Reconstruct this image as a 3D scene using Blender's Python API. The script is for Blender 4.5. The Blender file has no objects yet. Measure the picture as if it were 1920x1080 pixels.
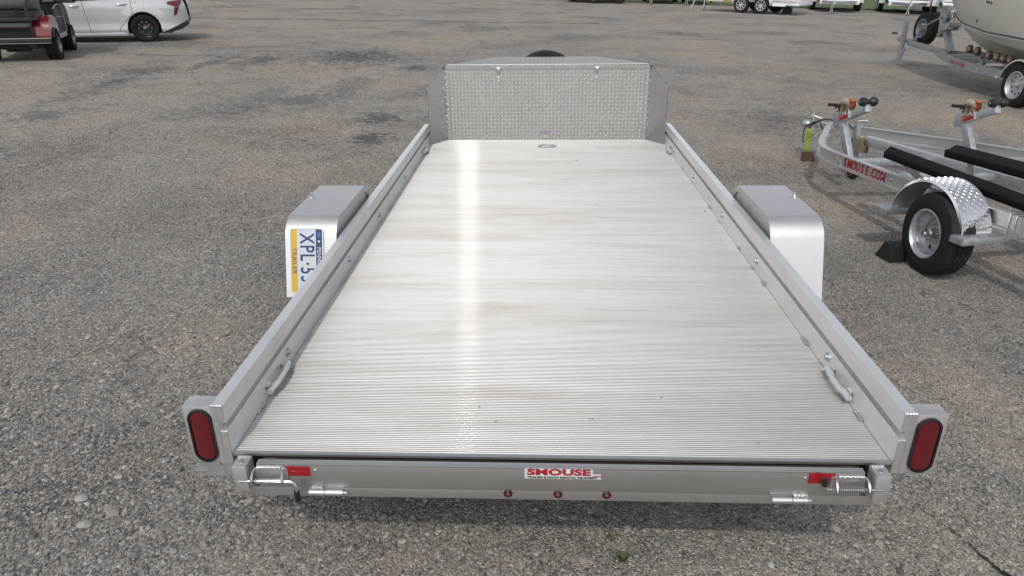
import bpy, bmesh, math, random
from math import sin, cos, pi, radians as RAD, sqrt
from mathutils import Vector, Matrix, noise
random.seed(7)
S = bpy.context.scene
COL = S.collection
V = Vector
# ---------------------------------------------------------------- camera, sky, sun, exposure
cam = bpy.data.objects.new('camera', bpy.data.cameras.new('camera'))
COL.objects.link(cam)
cam.data.sensor_width = 36
cam.data.lens = 36 * 1320 / 1920
cam.data.clip_start = .05
cam.data.clip_end = 900
cr, cu, cf = V((.9991766, .0373913, .0157450)), V((-.0299165, .4168895, .9084647)), V((-.0274047, .9081878, -.4176649))
cb = -cf.normalized(); cr = (cr - cb * cr.dot(cb)).normalized(); cu = cb.cross(cr)
cam.matrix_world = Matrix(((cr.x, cu.x, cb.x, -.103), (cr.y, cu.y, cb.y, -1.690), (cr.z, cu.z, cb.z, 1.829), (0, 0, 0, 1)))
S.camera = cam
SUN = V((-.155, -.78, 1)).normalized()          # towards the sun
el, az = math.asin(SUN.z), math.atan2(SUN.x, SUN.y)
W = bpy.data.worlds.new('World'); S.world = W; W.use_nodes = True
nt = W.node_tree
sky = nt.nodes.new('ShaderNodeTexSky'); sky.sky_type = 'NISHITA'; sky.sun_disc = False
sky.sun_elevation = el; sky.sun_rotation = az
sky.dust_density = 1.5; sky.air_density = 1.0; sky.ozone_density = 1.5; sky.altitude = 200
bg = nt.nodes['Background']; bg.inputs['Strength'].default_value = .15
bw = nt.nodes.new('ShaderNodeRGBToBW'); nt.links.new(sky.outputs[0], bw.inputs[0])       # thin white cloud over the blue
mx = nt.nodes.new('ShaderNodeMix'); mx.data_type = 'RGBA'; mx.inputs[0].default_value = .82
nt.links.new(sky.outputs[0], mx.inputs[6]); nt.links.new(bw.outputs[0], mx.inputs[7]); nt.links.new(mx.outputs[2], bg.inputs['Color'])
sl = bpy.data.lights.new('sun', 'SUN'); sl.energy = .76; sl.angle = RAD(1.9); sl.color = (1, .95, .88)
so = bpy.data.objects.new('sun', sl); COL.objects.link(so)
so.rotation_euler = SUN.to_track_quat('Z', 'Y').to_euler()
S.view_settings.view_transform = 'Standard'; S.view_settings.look = 'None'
S.view_settings.gamma = 1; S.view_settings.use_curve_mapping = False
S.view_settings.exposure = 0.82

# ---------------------------------------------------------------- mesh builder
class MB:
    def __init__(s): s.v = []; s.f = []; s.flat = set()
    def add(s, vs, fs, M=None):
        o = len(s.v)
        for p in vs:
            p = V(p); s.v.append(M @ p if M is not None else p)
        for f in fs: s.f.append([i + o for i in f])
        return s
    def box(s, c, d, bev=0, M=None):
        x, y, z = [k / 2 for k in d]; c = V(c)
        if bev <= 0:
            vs = [c + V((i * x, j * y, k * z)) for i in (-1, 1) for j in (-1, 1) for k in (-1, 1)]
            return s.add(vs, [(0, 1, 3, 2), (4, 6, 7, 5), (0, 4, 5, 1), (2, 3, 7, 6), (0, 2, 6, 4), (1, 5, 7, 3)], M)
        bm = bmesh.new(); bmesh.ops.create_cube(bm, size=1)
        for w in bm.verts: w.co = V((w.co.x * d[0], w.co.y * d[1], w.co.z * d[2]))
        bmesh.ops.bevel(bm, geom=bm.edges[:], offset=bev, segments=2, affect='EDGES', profile=.6)
        bm.verts.index_update()
        s.add([w.co + c for w in bm.verts], [[w.index for w in f.verts] for f in bm.faces], M); bm.free(); return s
    def b(s, x0, x1, y0, y1, z0, z1, bev=0, M=None):
        return s.box(((x0 + x1) / 2, (y0 + y1) / 2, (z0 + z1) / 2), (abs(x1 - x0), abs(y1 - y0), abs(z1 - z0)), bev, M)
    def beam(s, p, q, w, h, up=(0, 0, 1), bev=0):
        p, q = V(p), V(q); d = q - p; L = d.length; d.normalize(); up = V(up)
        a = up.cross(d).normalized(); u = d.cross(a)
        M = Matrix(((a.x, d.x, u.x, (p.x + q.x) / 2), (a.y, d.y, u.y, (p.y + q.y) / 2), (a.z, d.z, u.z, (p.z + q.z) / 2), (0, 0, 0, 1)))
        return s.box((0, 0, 0), (w, L, h), bev, M)
    def tube(s, pts, r, n=8, caps=True, closed=False):
        pts = [V(p) for p in pts]; m = len(pts); vs = []; fs = []
        rr = r if isinstance(r, (list, tuple)) else [r] * m
        prev = None
        for i, p in enumerate(pts):
            if closed: t = pts[(i + 1) % m] - pts[i - 1]
            else: t = pts[min(i + 1, m - 1)] - pts[max(i - 1, 0)]
            t.normalize()
            if prev is None: a = t.orthogonal().normalized()
            else: a = (prev - t * prev.dot(t)).normalized()
            prev = a; b_ = t.cross(a)
            for k in range(n):
                g = 2 * pi * k / n; vs.append(p + (a * cos(g) + b_ * sin(g)) * rr[i])
        for i in range(m if closed else m - 1):
            j = (i + 1) % m
            for k in range(n):
                k2 = (k + 1) % n; fs.append((i * n + k, i * n + k2, j * n + k2, j * n + k))
        if caps and not closed: fs.append(list(range(n))[::-1]); fs.append([(m - 1) * n + k for k in range(n)])
        return s.add(vs, fs)
    def cyl(s, p, q, r, n=12, r2=None): return s.tube([p, q], [r, r if r2 is None else r2], n)
    def lathe(s, prof, M=None, n=32, closed=False, a0=0, a1=2 * pi):      # prof: (radius, y) about the Y axis
        vs = []; fs = []; m = len(prof); full = abs(a1 - a0 - 2 * pi) < 1e-6; nn = n if full else n + 1
        for i in range(nn):
            g = a0 + (a1 - a0) * i / n
            for r, y in prof: vs.append((r * cos(g), y, r * sin(g)))
        for i in range(n):
            j = (i + 1) % nn
            for k in range(m if closed else m - 1):
                k2 = (k + 1) % m
                fs.append((i * m + k, j * m + k, j * m + k2, i * m + k2))
        return s.add(vs, fs, M)
    def prism(s, poly, d, M=None):                                        # poly in XY, extruded 0..d in Z
        n = len(poly)
        vs = [(x, y, 0) for x, y in poly] + [(x, y, d) for x, y in poly]
        fs = [list(range(n))[::-1], list(range(n, 2 * n))] + [(i, (i + 1) % n, n + (i + 1) % n, n + i) for i in range(n)]
        return s.add(vs, fs, M)
    def sweep(s, prof, path, up=(0, 0, 1), caps=True):                     # prof (side, up) closed
        path = [V(p) for p in path]; up = V(up); n = len(prof); m = len(path); vs = []; fs = []
        for i, p in enumerate(path):
            t = V((0, 0, 0))
            if i > 0: t += (path[i] - path[i - 1]).normalized()
            if i < m - 1: t += (path[i + 1] - path[i]).normalized()
            t.normalize(); a = t.cross(up).normalized(); u = a.cross(t)
            k = 1
            if 0 < i < m - 1: k = 1 / max(.5, t.dot((path[i + 1] - path[i]).normalized()))
            for x, y in prof: vs.append(p + a * x * k + u * y)
        for i in range(m - 1):
            for k in range(n):
                k2 = (k + 1) % n; fs.append((i * n + k, i * n + k2, (i + 1) * n + k2, (i + 1) * n + k))
        if caps: fs.append(list(range(n))[::-1]); fs.append([(m - 1) * n + k for k in range(n)])
        return s.add(vs, fs)
    def grid(s, fn, nu, nv):
        vs = [fn(i / nu, j / nv) for i in range(nu + 1) for j in range(nv + 1)]
        fs = [(i * (nv + 1) + j, (i + 1) * (nv + 1) + j, (i + 1) * (nv + 1) + j + 1, i * (nv + 1) + j + 1) for i in range(nu) for j in range(nv)]
        return s.add(vs, fs)
    def blob(s, c, r, seg=8, rings=6, M=None):
        c = V(c); r = V(r) if not isinstance(r, (int, float)) else V((r, r, r))
        vs = []; fs = []
        for i in range(rings + 1):
            t = pi * i / rings
            for k in range(seg):
                g = 2 * pi * k / seg
                vs.append(c + V((r.x * sin(t) * cos(g), r.y * sin(t) * sin(g), r.z * cos(t))))
        for i in range(rings):
            for k in range(seg): fs.append((i * seg + k, (i + 1) * seg + k, (i + 1) * seg + (k + 1) % seg, i * seg + (k + 1) % seg))
        return s.add(vs, fs, M)
    def mesh(s, name, mat, ang=35):
        me = bpy.data.meshes.new(name); me.from_pydata([tuple(p) for p in s.v], [], s.f); me.validate()
        bm = bmesh.new(); bm.from_mesh(me)
        bmesh.ops.remove_doubles(bm, verts=bm.verts[:], dist=1e-6)
        bmesh.ops.recalc_face_normals(bm, faces=bm.faces[:])
        bm.to_mesh(me); bm.free()
        me.shade_smooth() if hasattr(me, 'shade_smooth') else None
        try: me.set_sharp_from_angle(angle=RAD(ang))
        except Exception: pass
        if mat: me.materials.append(mat)
        return me

def obj(name, mb, mat, parent=None, M=None, ang=35):
    me = mb if isinstance(mb, bpy.types.Mesh) else mb.mesh(name, mat, ang)
    o = bpy.data.objects.new(name, me); COL.objects.link(o)
    if parent: o.parent = parent
    if M is not None: o.matrix_local = M
    return o
def empty(name, parent=None, M=None):
    o = bpy.data.objects.new(name, None); COL.objects.link(o); o.empty_display_size = .1
    if parent: o.parent = parent
    if M is not None: o.matrix_local = M
    return o
def tag(o, label=None, cat=None, group=None, kind=None):
    if label: o['label'] = label
    if cat: o['category'] = cat
    if group: o['group'] = group
    if kind: o['kind'] = kind
    return o
def thing(name, label, cat, M=None, group=None): return tag(empty(name, None, M), label, cat, group)
def copy_tree(o, parent=None):
    c = o.copy(); COL.objects.link(c)
    if parent: c.parent = parent
    for ch in list(o.children): copy_tree(ch, c)
    return c
def T(x, y, z): return Matrix.Translation((x, y, z))
def RX(a): return Matrix.Rotation(a, 4, 'X')
def RY(a): return Matrix.Rotation(a, 4, 'Y')
def RZ(a): return Matrix.Rotation(a, 4, 'Z')
def text(name, body, size, mat, parent, M, ext=.0008, bold=0., sx=1., shear=0., align='CENTER', space=1.):
    cu_ = bpy.data.curves.new(name, 'FONT'); cu_.body = body; cu_.size = size; cu_.extrude = ext
    cu_.offset = bold; cu_.shear = shear; cu_.align_x = align; cu_.align_y = 'CENTER'; cu_.space_character = space
    cu_.resolution_u = 3
    t = bpy.data.objects.new(name, cu_); COL.objects.link(t)
    me = bpy.data.meshes.new_from_object(t)
    bpy.data.objects.remove(t); bpy.data.curves.remove(cu_)
    for w in me.vertices: w.co.x *= sx
    me.materials.clear(); me.materials.append(mat); me.name = name
    return obj(name, me, None, parent, M)

# ---------------------------------------------------------------- materials
def nodes(name):
    m = bpy.data.materials.new(name); m.use_nodes = True
    return m, m.node_tree, m.node_tree.nodes['Principled BSDF']
class NT:
    def __init__(s, t): s.t = t
    def n(s, k, **kw):
        x = s.t.nodes.new(k)
        for a, b in kw.items(): setattr(x, a, b)
        return x
    def l(s, a, b): s.t.links.new(a, b)
    def inp(s, node, key, val):
        if hasattr(val, 'is_output') or isinstance(val, bpy.types.NodeSocket): s.l(val, node.inputs[key])
        else: node.inputs[key].default_value = val
    def math(s, op, a, b=0., c=0., clamp=False):
        x = s.n('ShaderNodeMath', operation=op, use_clamp=clamp); s.inp(x, 0, a); s.inp(x, 1, b); s.inp(x, 2, c); return x.outputs[0]
    def noise(s, vec, scale, detail=3., rough=.5, dist=0.):
        x = s.n('ShaderNodeTexNoise'); s.inp(x, 'Scale', scale); s.inp(x, 'Detail', detail); s.inp(x, 'Roughness', rough); s.inp(x, 'Distortion', dist)
        if vec is not None: s.l(vec, x.inputs['Vector'])
        return x.outputs['Fac']
    def ramp(s, fac, stops, interp='LINEAR'):
        x = s.n('ShaderNodeValToRGB'); r = x.color_ramp; r.interpolation = interp
        while len(r.elements) > 1: r.elements.remove(r.elements[-1])
        for i, (p, c) in enumerate(stops):
            e = r.elements[0] if i == 0 else r.elements.new(p)
            e.position = p; e.color = (c, c, c, 1) if isinstance(c, (int, float)) else (*c, 1)
        s.l(fac, x.inputs[0]); return x.outputs[0]
    def mix(s, fac, a, b, mode='MIX'):
        x = s.n('ShaderNodeMix', data_type='RGBA', blend_type=mode)
        for k, v in ((0, fac), (6, a), (7, b)):
            if isinstance(v, bpy.types.NodeSocket): s.l(v, x.inputs[k])
            else: x.inputs[k].default_value = v if k == 0 else ((v, v, v, 1) if isinstance(v, (int, float)) else (*v, 1))
        return x.outputs[2]
    def map(s, vec, scale=(1, 1, 1), loc=(0, 0, 0), rot=(0, 0, 0)):
        x = s.n('ShaderNodeMapping'); x.inputs['Scale'].default_value = scale; x.inputs['Location'].default_value = loc; x.inputs['Rotation'].default_value = rot
        s.l(vec, x.inputs['Vector']); return x.outputs[0]
    def bump(s, h, strength, dist):
        x = s.n('ShaderNodeBump'); x.inputs['Strength'].default_value = strength; x.inputs['Distance'].default_value = dist
        s.l(h, x.inputs['Height']); return x.outputs[0]
def mat(name, col, rough=.5, metal=0., var=.08, scale=9., bump=0., bscale=60., stretch=(1, 1, 1), rvar=.08, coat=0., spec=None, dirt=0., dirtcol=(.16, .13, .10), dscale=5.):
    m, t, p = nodes(name); k = NT(t)
    tc = k.n('ShaderNodeTexCoord'); v = k.map(tc.outputs['Object'], stretch)
    n1 = k.noise(v, scale, 5, .6)
    lo = [c * (1 - var) for c in col]; hi = [min(1, c * (1 + var)) for c in col]
    c = k.ramp(n1, [(.3, lo), (.7, hi)])
    if dirt > 0:
        n2 = k.noise(tc.outputs['Object'], dscale, 6, .65)
        f = k.math('MULTIPLY', k.ramp(n2, [(.48, 0.), (.72, 1.)]), dirt)
        c = k.mix(f, c, dirtcol)
    k.l(c, p.inputs['Base Color'])
    r = k.n('ShaderNodeMapRange'); k.l(n1, r.inputs[0]); r.inputs[3].default_value = max(.02, rough - rvar); r.inputs[4].default_value = min(1, rough + rvar)
    k.l(r.outputs[0], p.inputs['Roughness']); p.inputs['Metallic'].default_value = metal
    if coat: p.inputs['Coat Weight'].default_value = coat; p.inputs['Coat Roughness'].default_value = .05
    if spec is not None: p.inputs['Specular IOR Level'].default_value = spec
    if bump:
        k.l(k.bump(k.noise(v, bscale, 3, .6), bump, .002), p.inputs['Normal'])
    return m

M_ALU = mat('aluminium_mill', (.80, .795, .785), .38, .85, .06, 14, .06, 40, (1, .06, 1), .07, dirt=.25, dirtcol=(.42, .38, .33), dscale=3)
M_ALUX = mat('aluminium_mill_cross', (.52, .517, .51), .38, .9, .05, 14, .06, 60, (.05, 1, 1), .07, dirt=.3, dirtcol=(.4, .37, .33), dscale=4)
M_FEND = mat('aluminium_brushed', (.58, .577, .575), .50, .9, .04, 20, .05, 90, (1, 1, .04), .05, dirt=.12, dirtcol=(.5, .46, .42), dscale=4)
M_WING = mat('aluminium_wing_sheet', (.50, .505, .51), .26, 1, .04, 14, .05, 40, rvar=.05, dirt=.2, dirtcol=(.36, .34, .31), dscale=4)
M_ALUD = mat('dull_aluminium_sheet', (.50, .50, .50), .5, .3, .05, 14)
M_CAST = mat('cast_aluminium', (.66, .655, .645), .42, .5, .06, 30, .15, 90)
M_WELD = mat('weld_bead', (.66, .66, .66), .32, 1, .15, 90, .9, 260)
M_TREAD = mat('tread_plate', (.42, .41, .39), .46, 1, .06, 12, .05, 80, rvar=.06, dirt=.35, dirtcol=(.38, .33, .27), dscale=4)
M_TREADP = mat('raised_tread_lit', (.92, .90, .87), .28, .75, .06, 30)  # paler than the plate: light caught on the ridges is put into colour
M_GALV = mat('galvanised_steel', (.50, .52, .54), .45, .85, .16, 28, .12, 70, rvar=.1, dirt=.25, dirtcol=(.33, .33, .33), dscale=5)
M_GALV_D = mat('weathered_galvanised_steel', (.33, .345, .36), .55, .7, .16, 18, .15, 60, dirt=.5, dirtcol=(.2, .19, .18), dscale=5)
M_ZINC = mat('zinc_plated_steel', (.58, .58, .565), .3, 1, .15, 30, .1, 100)
M_YZINC = mat('yellow_zinc_steel', (.55, .50, .36), .35, 1, .2, 22, .1, 100)
M_STEEL = mat('bright_steel', (.62, .62, .62), .25, 1, .08, 40)
M_RUST = mat('rusty_steel', (.085, .048, .03), .85, .2, .4, 30, .4, 120)
M_RUB = mat('tyre_rubber', (.013, .013, .014), .8, 0, .25, 18, .25, 160, dirt=.35, dirtcol=(.035, .032, .029), dscale=7, spec=.3)
M_BLK = mat('black_plastic', (.012, .012, .013), .38, 0, .2, 20)
M_BLKM = mat('black_paint', (.012, .012, .013), .5, 0, .3, 20, .2, 90)
M_DARK = mat('dark_underbody', (.008, .008, .008), .85, 0, .3, 10)
M_CARPET = mat('black_carpet', (.010, .010, .012), .98, 0, .35, 160, 1., 420, spec=.15)
M_RED = mat('red_decal', (.42, .012, .02), .4, 0, .06, 20)
M_REFL = mat('red_reflector_tape', (.26, .004, .010), .4, 0, .1, 60, coat=.15)
M_BLACKD = mat('black_decal', (.012, .012, .014), .45)
M_WHITE = mat('white_sticker', (.56, .565, .58), .42, 0, .04, 20)
M_NAVY = mat('navy_plate_paint', (.012, .035, .12), .4, 0, .05, 20)
M_PYEL = mat('yellow_plate_paint', (.56, .34, .015), .42, 0, .04, 20)
M_PWHT = mat('white_plate_paint', (.50, .525, .56), .45, 0, .04, 20)
M_CARW = mat('white_car_paint', (.46, .47, .485), .28, 0, .015, 3, coat=1., rvar=.03)
M_GLASS = mat('tinted_car_glass', (.012, .020, .020), .06, 0, .02, 3, spec=.6)
M_LENSD = mat('dark_red_lamp_lens', (.13, .006, .010), .12, 0, .2, 8, coat=.8)
M_CREAM = mat('beige_gelcoat', (.69, .655, .59), .30, 0, .03, 2, coat=.5, dirt=.12, dirtcol=(.3, .26, .21), dscale=2)
M_CREAM_D = mat('beige_bottom_paint', (.46, .42, .35), .6, 0, .08, 4, .05, 30, dirt=.4, dirtcol=(.22, .18, .13), dscale=3)
M_CART = mat('red_cart_body', (.15, .006, .013), .3, 0, .06, 6, coat=.7)
M_VINYL = mat('grey_vinyl', (.10, .10, .096), .55, 0, .08, 8, .2, 120)
M_VINYL_L = mat('light_grey_trim', (.33, .33, .33), .5, 0, .08, 12)
M_NEON = mat('neon_yellow_webbing', (.28, .35, .03), .8, 0, .12, 60, .4, 200)
M_ORANGE = mat('orange_webbing', (.40, .10, .04), .8, 0, .12, 60, .4, 200)
M_ROPE = mat('weathered_rope', (.3, .25, .19), .9, 0, .25, 60, .6, 150)
M_AMBER = mat('amber_lens', (.6, .16, .02), .2, 0, .1, 20)
M_WTRL = mat('white_trailer_skin', (.70, .70, .71), .38, 0, .03, 4, coat=.2)
M_TBLK = mat('trailer_floor_underside', (.02, .02, .02), .8)
def lens_mat():
    m, t, p = nodes('red_tail_lens'); k = NT(t); tc = k.n('ShaderNodeTexCoord')
    vo = k.n('ShaderNodeTexVoronoi'); vo.inputs['Scale'].default_value = 34; k.l(tc.outputs['Object'], vo.inputs['Vector'])
    c = k.ramp(vo.outputs['Distance'], [(.0, (.115, .0015, .008)), (.75, (.085, .0012, .006))]); k.l(c, p.inputs['Base Color'])
    p.inputs['Roughness'].default_value = .22; p.inputs['Coat Weight'].default_value = .5
    k.l(k.bump(vo.outputs['Distance'], .25, .004), p.inputs['Normal']); return m
M_LENS = lens_mat()

TR_X, TR_Y, TR_Z = V((.9996357, 0, .0269893)), V((.0002159, .9999680, -.0079968)), V((-.0269884, .0079997, .9996037))
RM = Matrix((( .9996357, .0002159, -.0269884), (0, .9999680, .0079997), (.0269893, -.0079968, .9996037)))
MT = Matrix.Translation(RM @ V((0, 0, .5))) @ RM.to_4x4()               # trailer frame: deck rear centre, x right, y forward
def deck_mat():
    m, t, p = nodes('ribbed_deck_aluminium'); k = NT(t)
    g = k.n('ShaderNodeNewGeometry'); pos = g.outputs['Position']
    streak = k.noise(k.map(pos, (.8, 26, 1)), 1.6, 6, .65)                # scuffs drawn out along the planks
    fine = k.noise(k.map(pos, (2.2, 110, 1)), 1.5, 4, .6)
    blot = k.noise(k.map(pos, (.55, 3.4, 1)), 1.5, 7, .68, .6)
    c = k.ramp(streak, [(.25, (.34, .335, .33)), (.5, (.435, .432, .43)), (.75, (.49, .49, .49))])
    dirt = k.math('MULTIPLY', k.ramp(blot, [(.46, 0.), (.70, 1.)]), k.ramp(fine, [(.30, .25), (.65, .85)]))
    c = k.mix(k.math('MULTIPLY', dirt, .50), c, (.30, .25, .19))
    sp = k.n('ShaderNodeTexVoronoi'); sp.inputs['Scale'].default_value = 1.0; k.l(k.map(pos, (3.6, 7, 1)), sp.inputs['Vector'])
    spot = k.math('MULTIPLY', k.ramp(sp.outputs['Distance'], [(.02, 1.), (.06, 0.)]), k.ramp(k.noise(pos, 40, 2), [(.5, 0.), (.6, 1.)]))
    c = k.mix(spot, c, (.10, .085, .07))
    k.l(c, p.inputs['Base Color']); p.inputs['Metallic'].default_value = .72; p.inputs['Coat Weight'].default_value = .085; p.inputs['Coat Roughness'].default_value = .05; p.inputs['Coat Tint'].default_value = (1, .97, .88, 1)
    r = k.math('ADD', k.math('MULTIPLY', streak, .12), .40); r = k.math('ADD', r, k.math('MULTIPLY', dirt, .05)); k.l(r, p.inputs['Roughness'])
    k.l(k.bump(fine, .10, .001), p.inputs['Normal'])
    return m
M_DECK = deck_mat()

# ---------------------------------------------------------------- the ground
def ground_mat():
    m, t, p = nodes('worn_gravel_asphalt'); k = NT(t)
    g = k.n('ShaderNodeNewGeometry'); pos = g.outputs['Position']
    sep = k.n('ShaderNodeSeparateXYZ'); k.l(pos, sep.inputs[0]); X, Y = sep.outputs[0], sep.outputs[1]
    pal = [(0., (.060, .061, .066)), (.14, (.14, .14, .143)), (.30, (.24, .236, .23)), (.48, (.31, .285, .25)), (.62, (.205, .205, .215)), (.74, (.36, .33, .285)), (.85, (.25, .19, .145)), (.93, (.43, .42, .41)), (1., (.55, .54, .52))]
    def stones(scale, warp):
        wv = k.n('ShaderNodeVectorMath', operation='ADD'); nz = k.n('ShaderNodeTexNoise'); nz.inputs['Scale'].default_value = scale * .6; k.l(pos, nz.inputs['Vector'])
        sc = k.n('ShaderNodeVectorMath', operation='SCALE'); k.l(nz.outputs['Color'], sc.inputs[0]); sc.inputs['Scale'].default_value = warp
        k.l(pos, wv.inputs[0]); k.l(sc.outputs[0], wv.inputs[1])
        vo = k.n('ShaderNodeTexVoronoi', voronoi_dimensions='2D'); vo.inputs['Scale'].default_value = scale; vo.inputs['Randomness'].default_value = 1; k.l(wv.outputs[0], vo.inputs['Vector'])
        s2 = k.n('ShaderNodeSeparateColor'); k.l(vo.outputs['Color'], s2.inputs[0])
        return k.ramp(s2.outputs[0], pal), vo.outputs['Distance'], s2.outputs[1]
    c1, d1, r1 = stones(58, .012); c2, d2, r2 = stones(118, .008)
    big = k.noise(pos, .55, 5, .6); mid = k.noise(pos, 2.3, 5, .6); fine = k.noise(pos, 9, 5, .65); grit = k.noise(pos, 260, 3, .7); grit2 = k.noise(pos, 95, 3, .7)
    # coarse loose stone to the left of the big trailer, finer bound surface elsewhere
    left = k.ramp(k.math('ADD', k.math('MULTIPLY', X, -.20), k.math('MULTIPLY', mid, .5)), [(.25, .15), (.75, .95)])
    sel = k.math('MULTIPLY', k.ramp(r1, [(.35, 0.), (.40, 1.)]), left)
    c = k.mix(sel, c2, c1)
    gap1 = k.ramp(d1, [(.36, 1.05), (.60, .22)]); gap2 = k.ramp(d2, [(.34, 1.05), (.60, .25)])
    gap = k.mix(sel, gap2, gap1)
    mat_c = k.ramp(grit, [(.3, (.115, .107, .098)), (.55, (.245, .226, .204)), (.75, (.40, .372, .338))])      # sand and binder between the stones
    bind = k.ramp(k.math('ADD', k.math('MULTIPLY', fine, .6), k.math('MULTIPLY', mid, .4)), [(.36, .30), (.62, .78)])
    c = k.mix(1., c, gap, 'MULTIPLY')
    c = k.mix(k.math('MULTIPLY', bind, k.ramp(r2, [(.2, 1.), (.8, .45)])), c, mat_c)
    tint = k.ramp(big, [(.32, (.96, .985, 1.01)), (.5, (1.02, 1.0, .97)), (.68, (1.11, 1.02, .94))])
    c = k.mix(1., c, tint, 'MULTIPLY')
    val = k.ramp(k.math('ADD', k.math('MULTIPLY', mid, .55), k.math('MULTIPLY', fine, .45)), [(.30, .74), (.5, 1.0), (.70, 1.16)])
    c = k.mix(1., c, val, 'MULTIPLY')
    gr1 = k.noise(pos, 21, 6, .92); gr2 = k.noise(pos, 75, 3, .75)
    gv_ = k.math('ADD', k.math('MULTIPLY', gr1, .5), k.math('MULTIPLY', gr2, .5))
    c = k.mix(1., c, k.ramp(gv_, [(.38, .48), (.5, 1.06), (.62, 1.70)]), 'MULTIPLY')
    # worn spots showing old black asphalt, and shadow painted beside the boat trailer wheel
    tot = None
    edge = k.math('ADD', k.math('MULTIPLY', k.math('SUBTRACT', fine, .5), 1.9), k.math('MULTIPLY', k.math('SUBTRACT', mid, .5), 1.7))
    edge = k.math('ADD', edge, k.math('MULTIPLY', k.math('SUBTRACT', grit2, .5), 2.0))
    edge = k.math('ADD', edge, k.math('MULTIPLY', k.math('SUBTRACT', k.noise(pos, 9, 8, .88), .5), 6.0))
    for (x, y, rx, ry, s_) in PATCHES:
        dx = k.math('MULTIPLY', k.math('SUBTRACT', X, x), 1 / rx); dy = k.math('MULTIPLY', k.math('SUBTRACT', Y, y), 1 / ry)
        d = k.math('SQRT', k.math('ADD', k.math('MULTIPLY', dx, dx), k.math('MULTIPLY', dy, dy)))
        f = k.math('MULTIPLY', k.ramp(k.math('ADD', d, edge), [(.55, 1.), (.95, 0.)]), s_)
        tot = f if tot is None else k.math('MAXIMUM', tot, f)
    # long seams across the lot
    for (x0, y0, sl_, x1, x2, wd, s_) in SEAMS:
        yy = k.math('ADD', k.math('SUBTRACT', Y, y0), k.math('MULTIPLY', k.math('SUBTRACT', X, x0), -sl_))
        yy = k.math('ADD', yy, k.math('MULTIPLY', k.math('SUBTRACT', big, .5), 2.2)); yy = k.math('ADD', yy, k.math('MULTIPLY', k.math('SUBTRACT', mid, .5), .5))
        d = k.math('MULTIPLY', k.math('ABSOLUTE', yy), 1 / wd)
        f = k.math('MULTIPLY', k.ramp(k.math('ADD', d, k.math('MULTIPLY', edge, .7)), [(.2, 1.), (1., 0.)]), s_)
        inx = k.math('MULTIPLY', k.math('GREATER_THAN', X, x1), k.math('LESS_THAN', X, x2))
        tot = k.math('MAXIMUM', tot, k.math('MULTIPLY', f, inx))
    region = k.noise(pos, .42, 5, .62, .5)
    c = k.mix(1., c, k.ramp(region, [(.34, (1.27, 1.22, 1.165)), (.48, (1.17, 1.155, 1.13)), (.62, (1.0, 1.005, 1.01))]), 'MULTIPLY')
    speck = k.math('ADD', k.math('MULTIPLY', k.noise(pos, 17, 7, .8), .55), k.math('MULTIPLY', k.noise(pos, 5.5, 8, .8), .45))
    speck = k.math('ADD', speck, k.math('MULTIPLY', k.math('SUBTRACT', region, .5), .42))
    spk = k.math('MULTIPLY', k.ramp(speck, [(.545, 0.), (.60, 1.)]), .80)
    tot = k.math('MAXIMUM', tot, spk)
    dark = k.ramp(grit2, [(.35, (.030, .030, .033)), (.7, (.135, .130, .128))])
    c = k.mix(tot, c, dark)
    k.l(c, p.inputs['Base Color']); p.inputs['Roughness'].default_value = .92; p.inputs['Specular IOR Level'].default_value = .25
    h = k.math('MULTIPLY', k.mix(sel, k.ramp(d2, [(.1, .8), (.65, 0.)]), k.ramp(d1, [(.1, 1.), (.65, 0.)])), 1.)
    h = k.math('ADD', k.math('MULTIPLY', h, k.math('SUBTRACT', 1.15, bind)), k.math('MULTIPLY', grit, .35))
    k.l(k.bump(h, .9, .007), p.inputs['Normal'])
    return m
PATCHES = [(-4.04, 13.74, 1.02, 1.35, 0.95), (-5.66, 12.95, 0.45, 1.1, 0.85), (-6.45, 12.35, 0.18, 1.31, 0.7), (-2.46, 12.25, 0.32, 0.48, 0.8), (-3.43, 8.69, 0.44, 0.57, 0.55), (-3.16, 9.63, 0.33, 1.22, 0.5), (-2.13, 7.46, 0.29, 0.35, 0.85), (-1.99, 6.27, 0.24, 0.31, 0.95), (-6.95, 9.81, 0.3, 0.64, 0.8), (-7.11, 11.11, 0.49, 0.68, 0.75), (-6.83, 8.82, 0.35, 0.82, 0.5), (-6.31, 7.14, 0.37, 0.49, 0.55), (-4.96, 5.2, 0.64, 0.56, 0.5), (-3.96, 3.58, 0.36, 0.39, 0.4), (2.37, 2.41, 0.08, 0.07, 0.8), (2.5, 2.25, 0.13, 0.11, 0.85), (2.82, 2.72, 0.34, 0.2, 0.3), (2.95, 4.2, 0.16, 0.13, 0.5), (4.56, 8.76, 0.42, 0.41, 0.3), (4.09, 21.1, 0.59, 0.72, 0.6), (-1.77, 21.46, 0.96, 0.99, 0.5), (6.95, 22.12, 1.05, 0.8, 0.45), (3.47, 12.58, 0.8, 0.5, 0.35), (-8.51, 15.74, 0.97, 0.88, 0.5)]
SEAMS = [(-6.5, 24.0, .08, -14, 2, .30, .9), (-4.5, 30, .05, -14, -2, .3, .7), (-6.5, 13.3, .03, -9, -2.5, .10, .8), (3., 19.3, -.02, -1, 9, .15, .45), (4.2, 25.5, -.06, .5, 9, .12, .6)]
M_GROUND = ground_mat()
def nonuniform(a, b, fine0, fine1, step, grow):
    xs = [fine0]
    while xs[-1] < fine1: xs.append(xs[-1] + step)
    st = step
    while xs[-1] < b: st *= grow; xs.append(xs[-1] + st)
    st = step; lo = [fine0]
    while lo[-1] > a: st *= grow; lo.append(lo[-1] - st)
    return lo[:0:-1] + xs
gm = MB()
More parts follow.
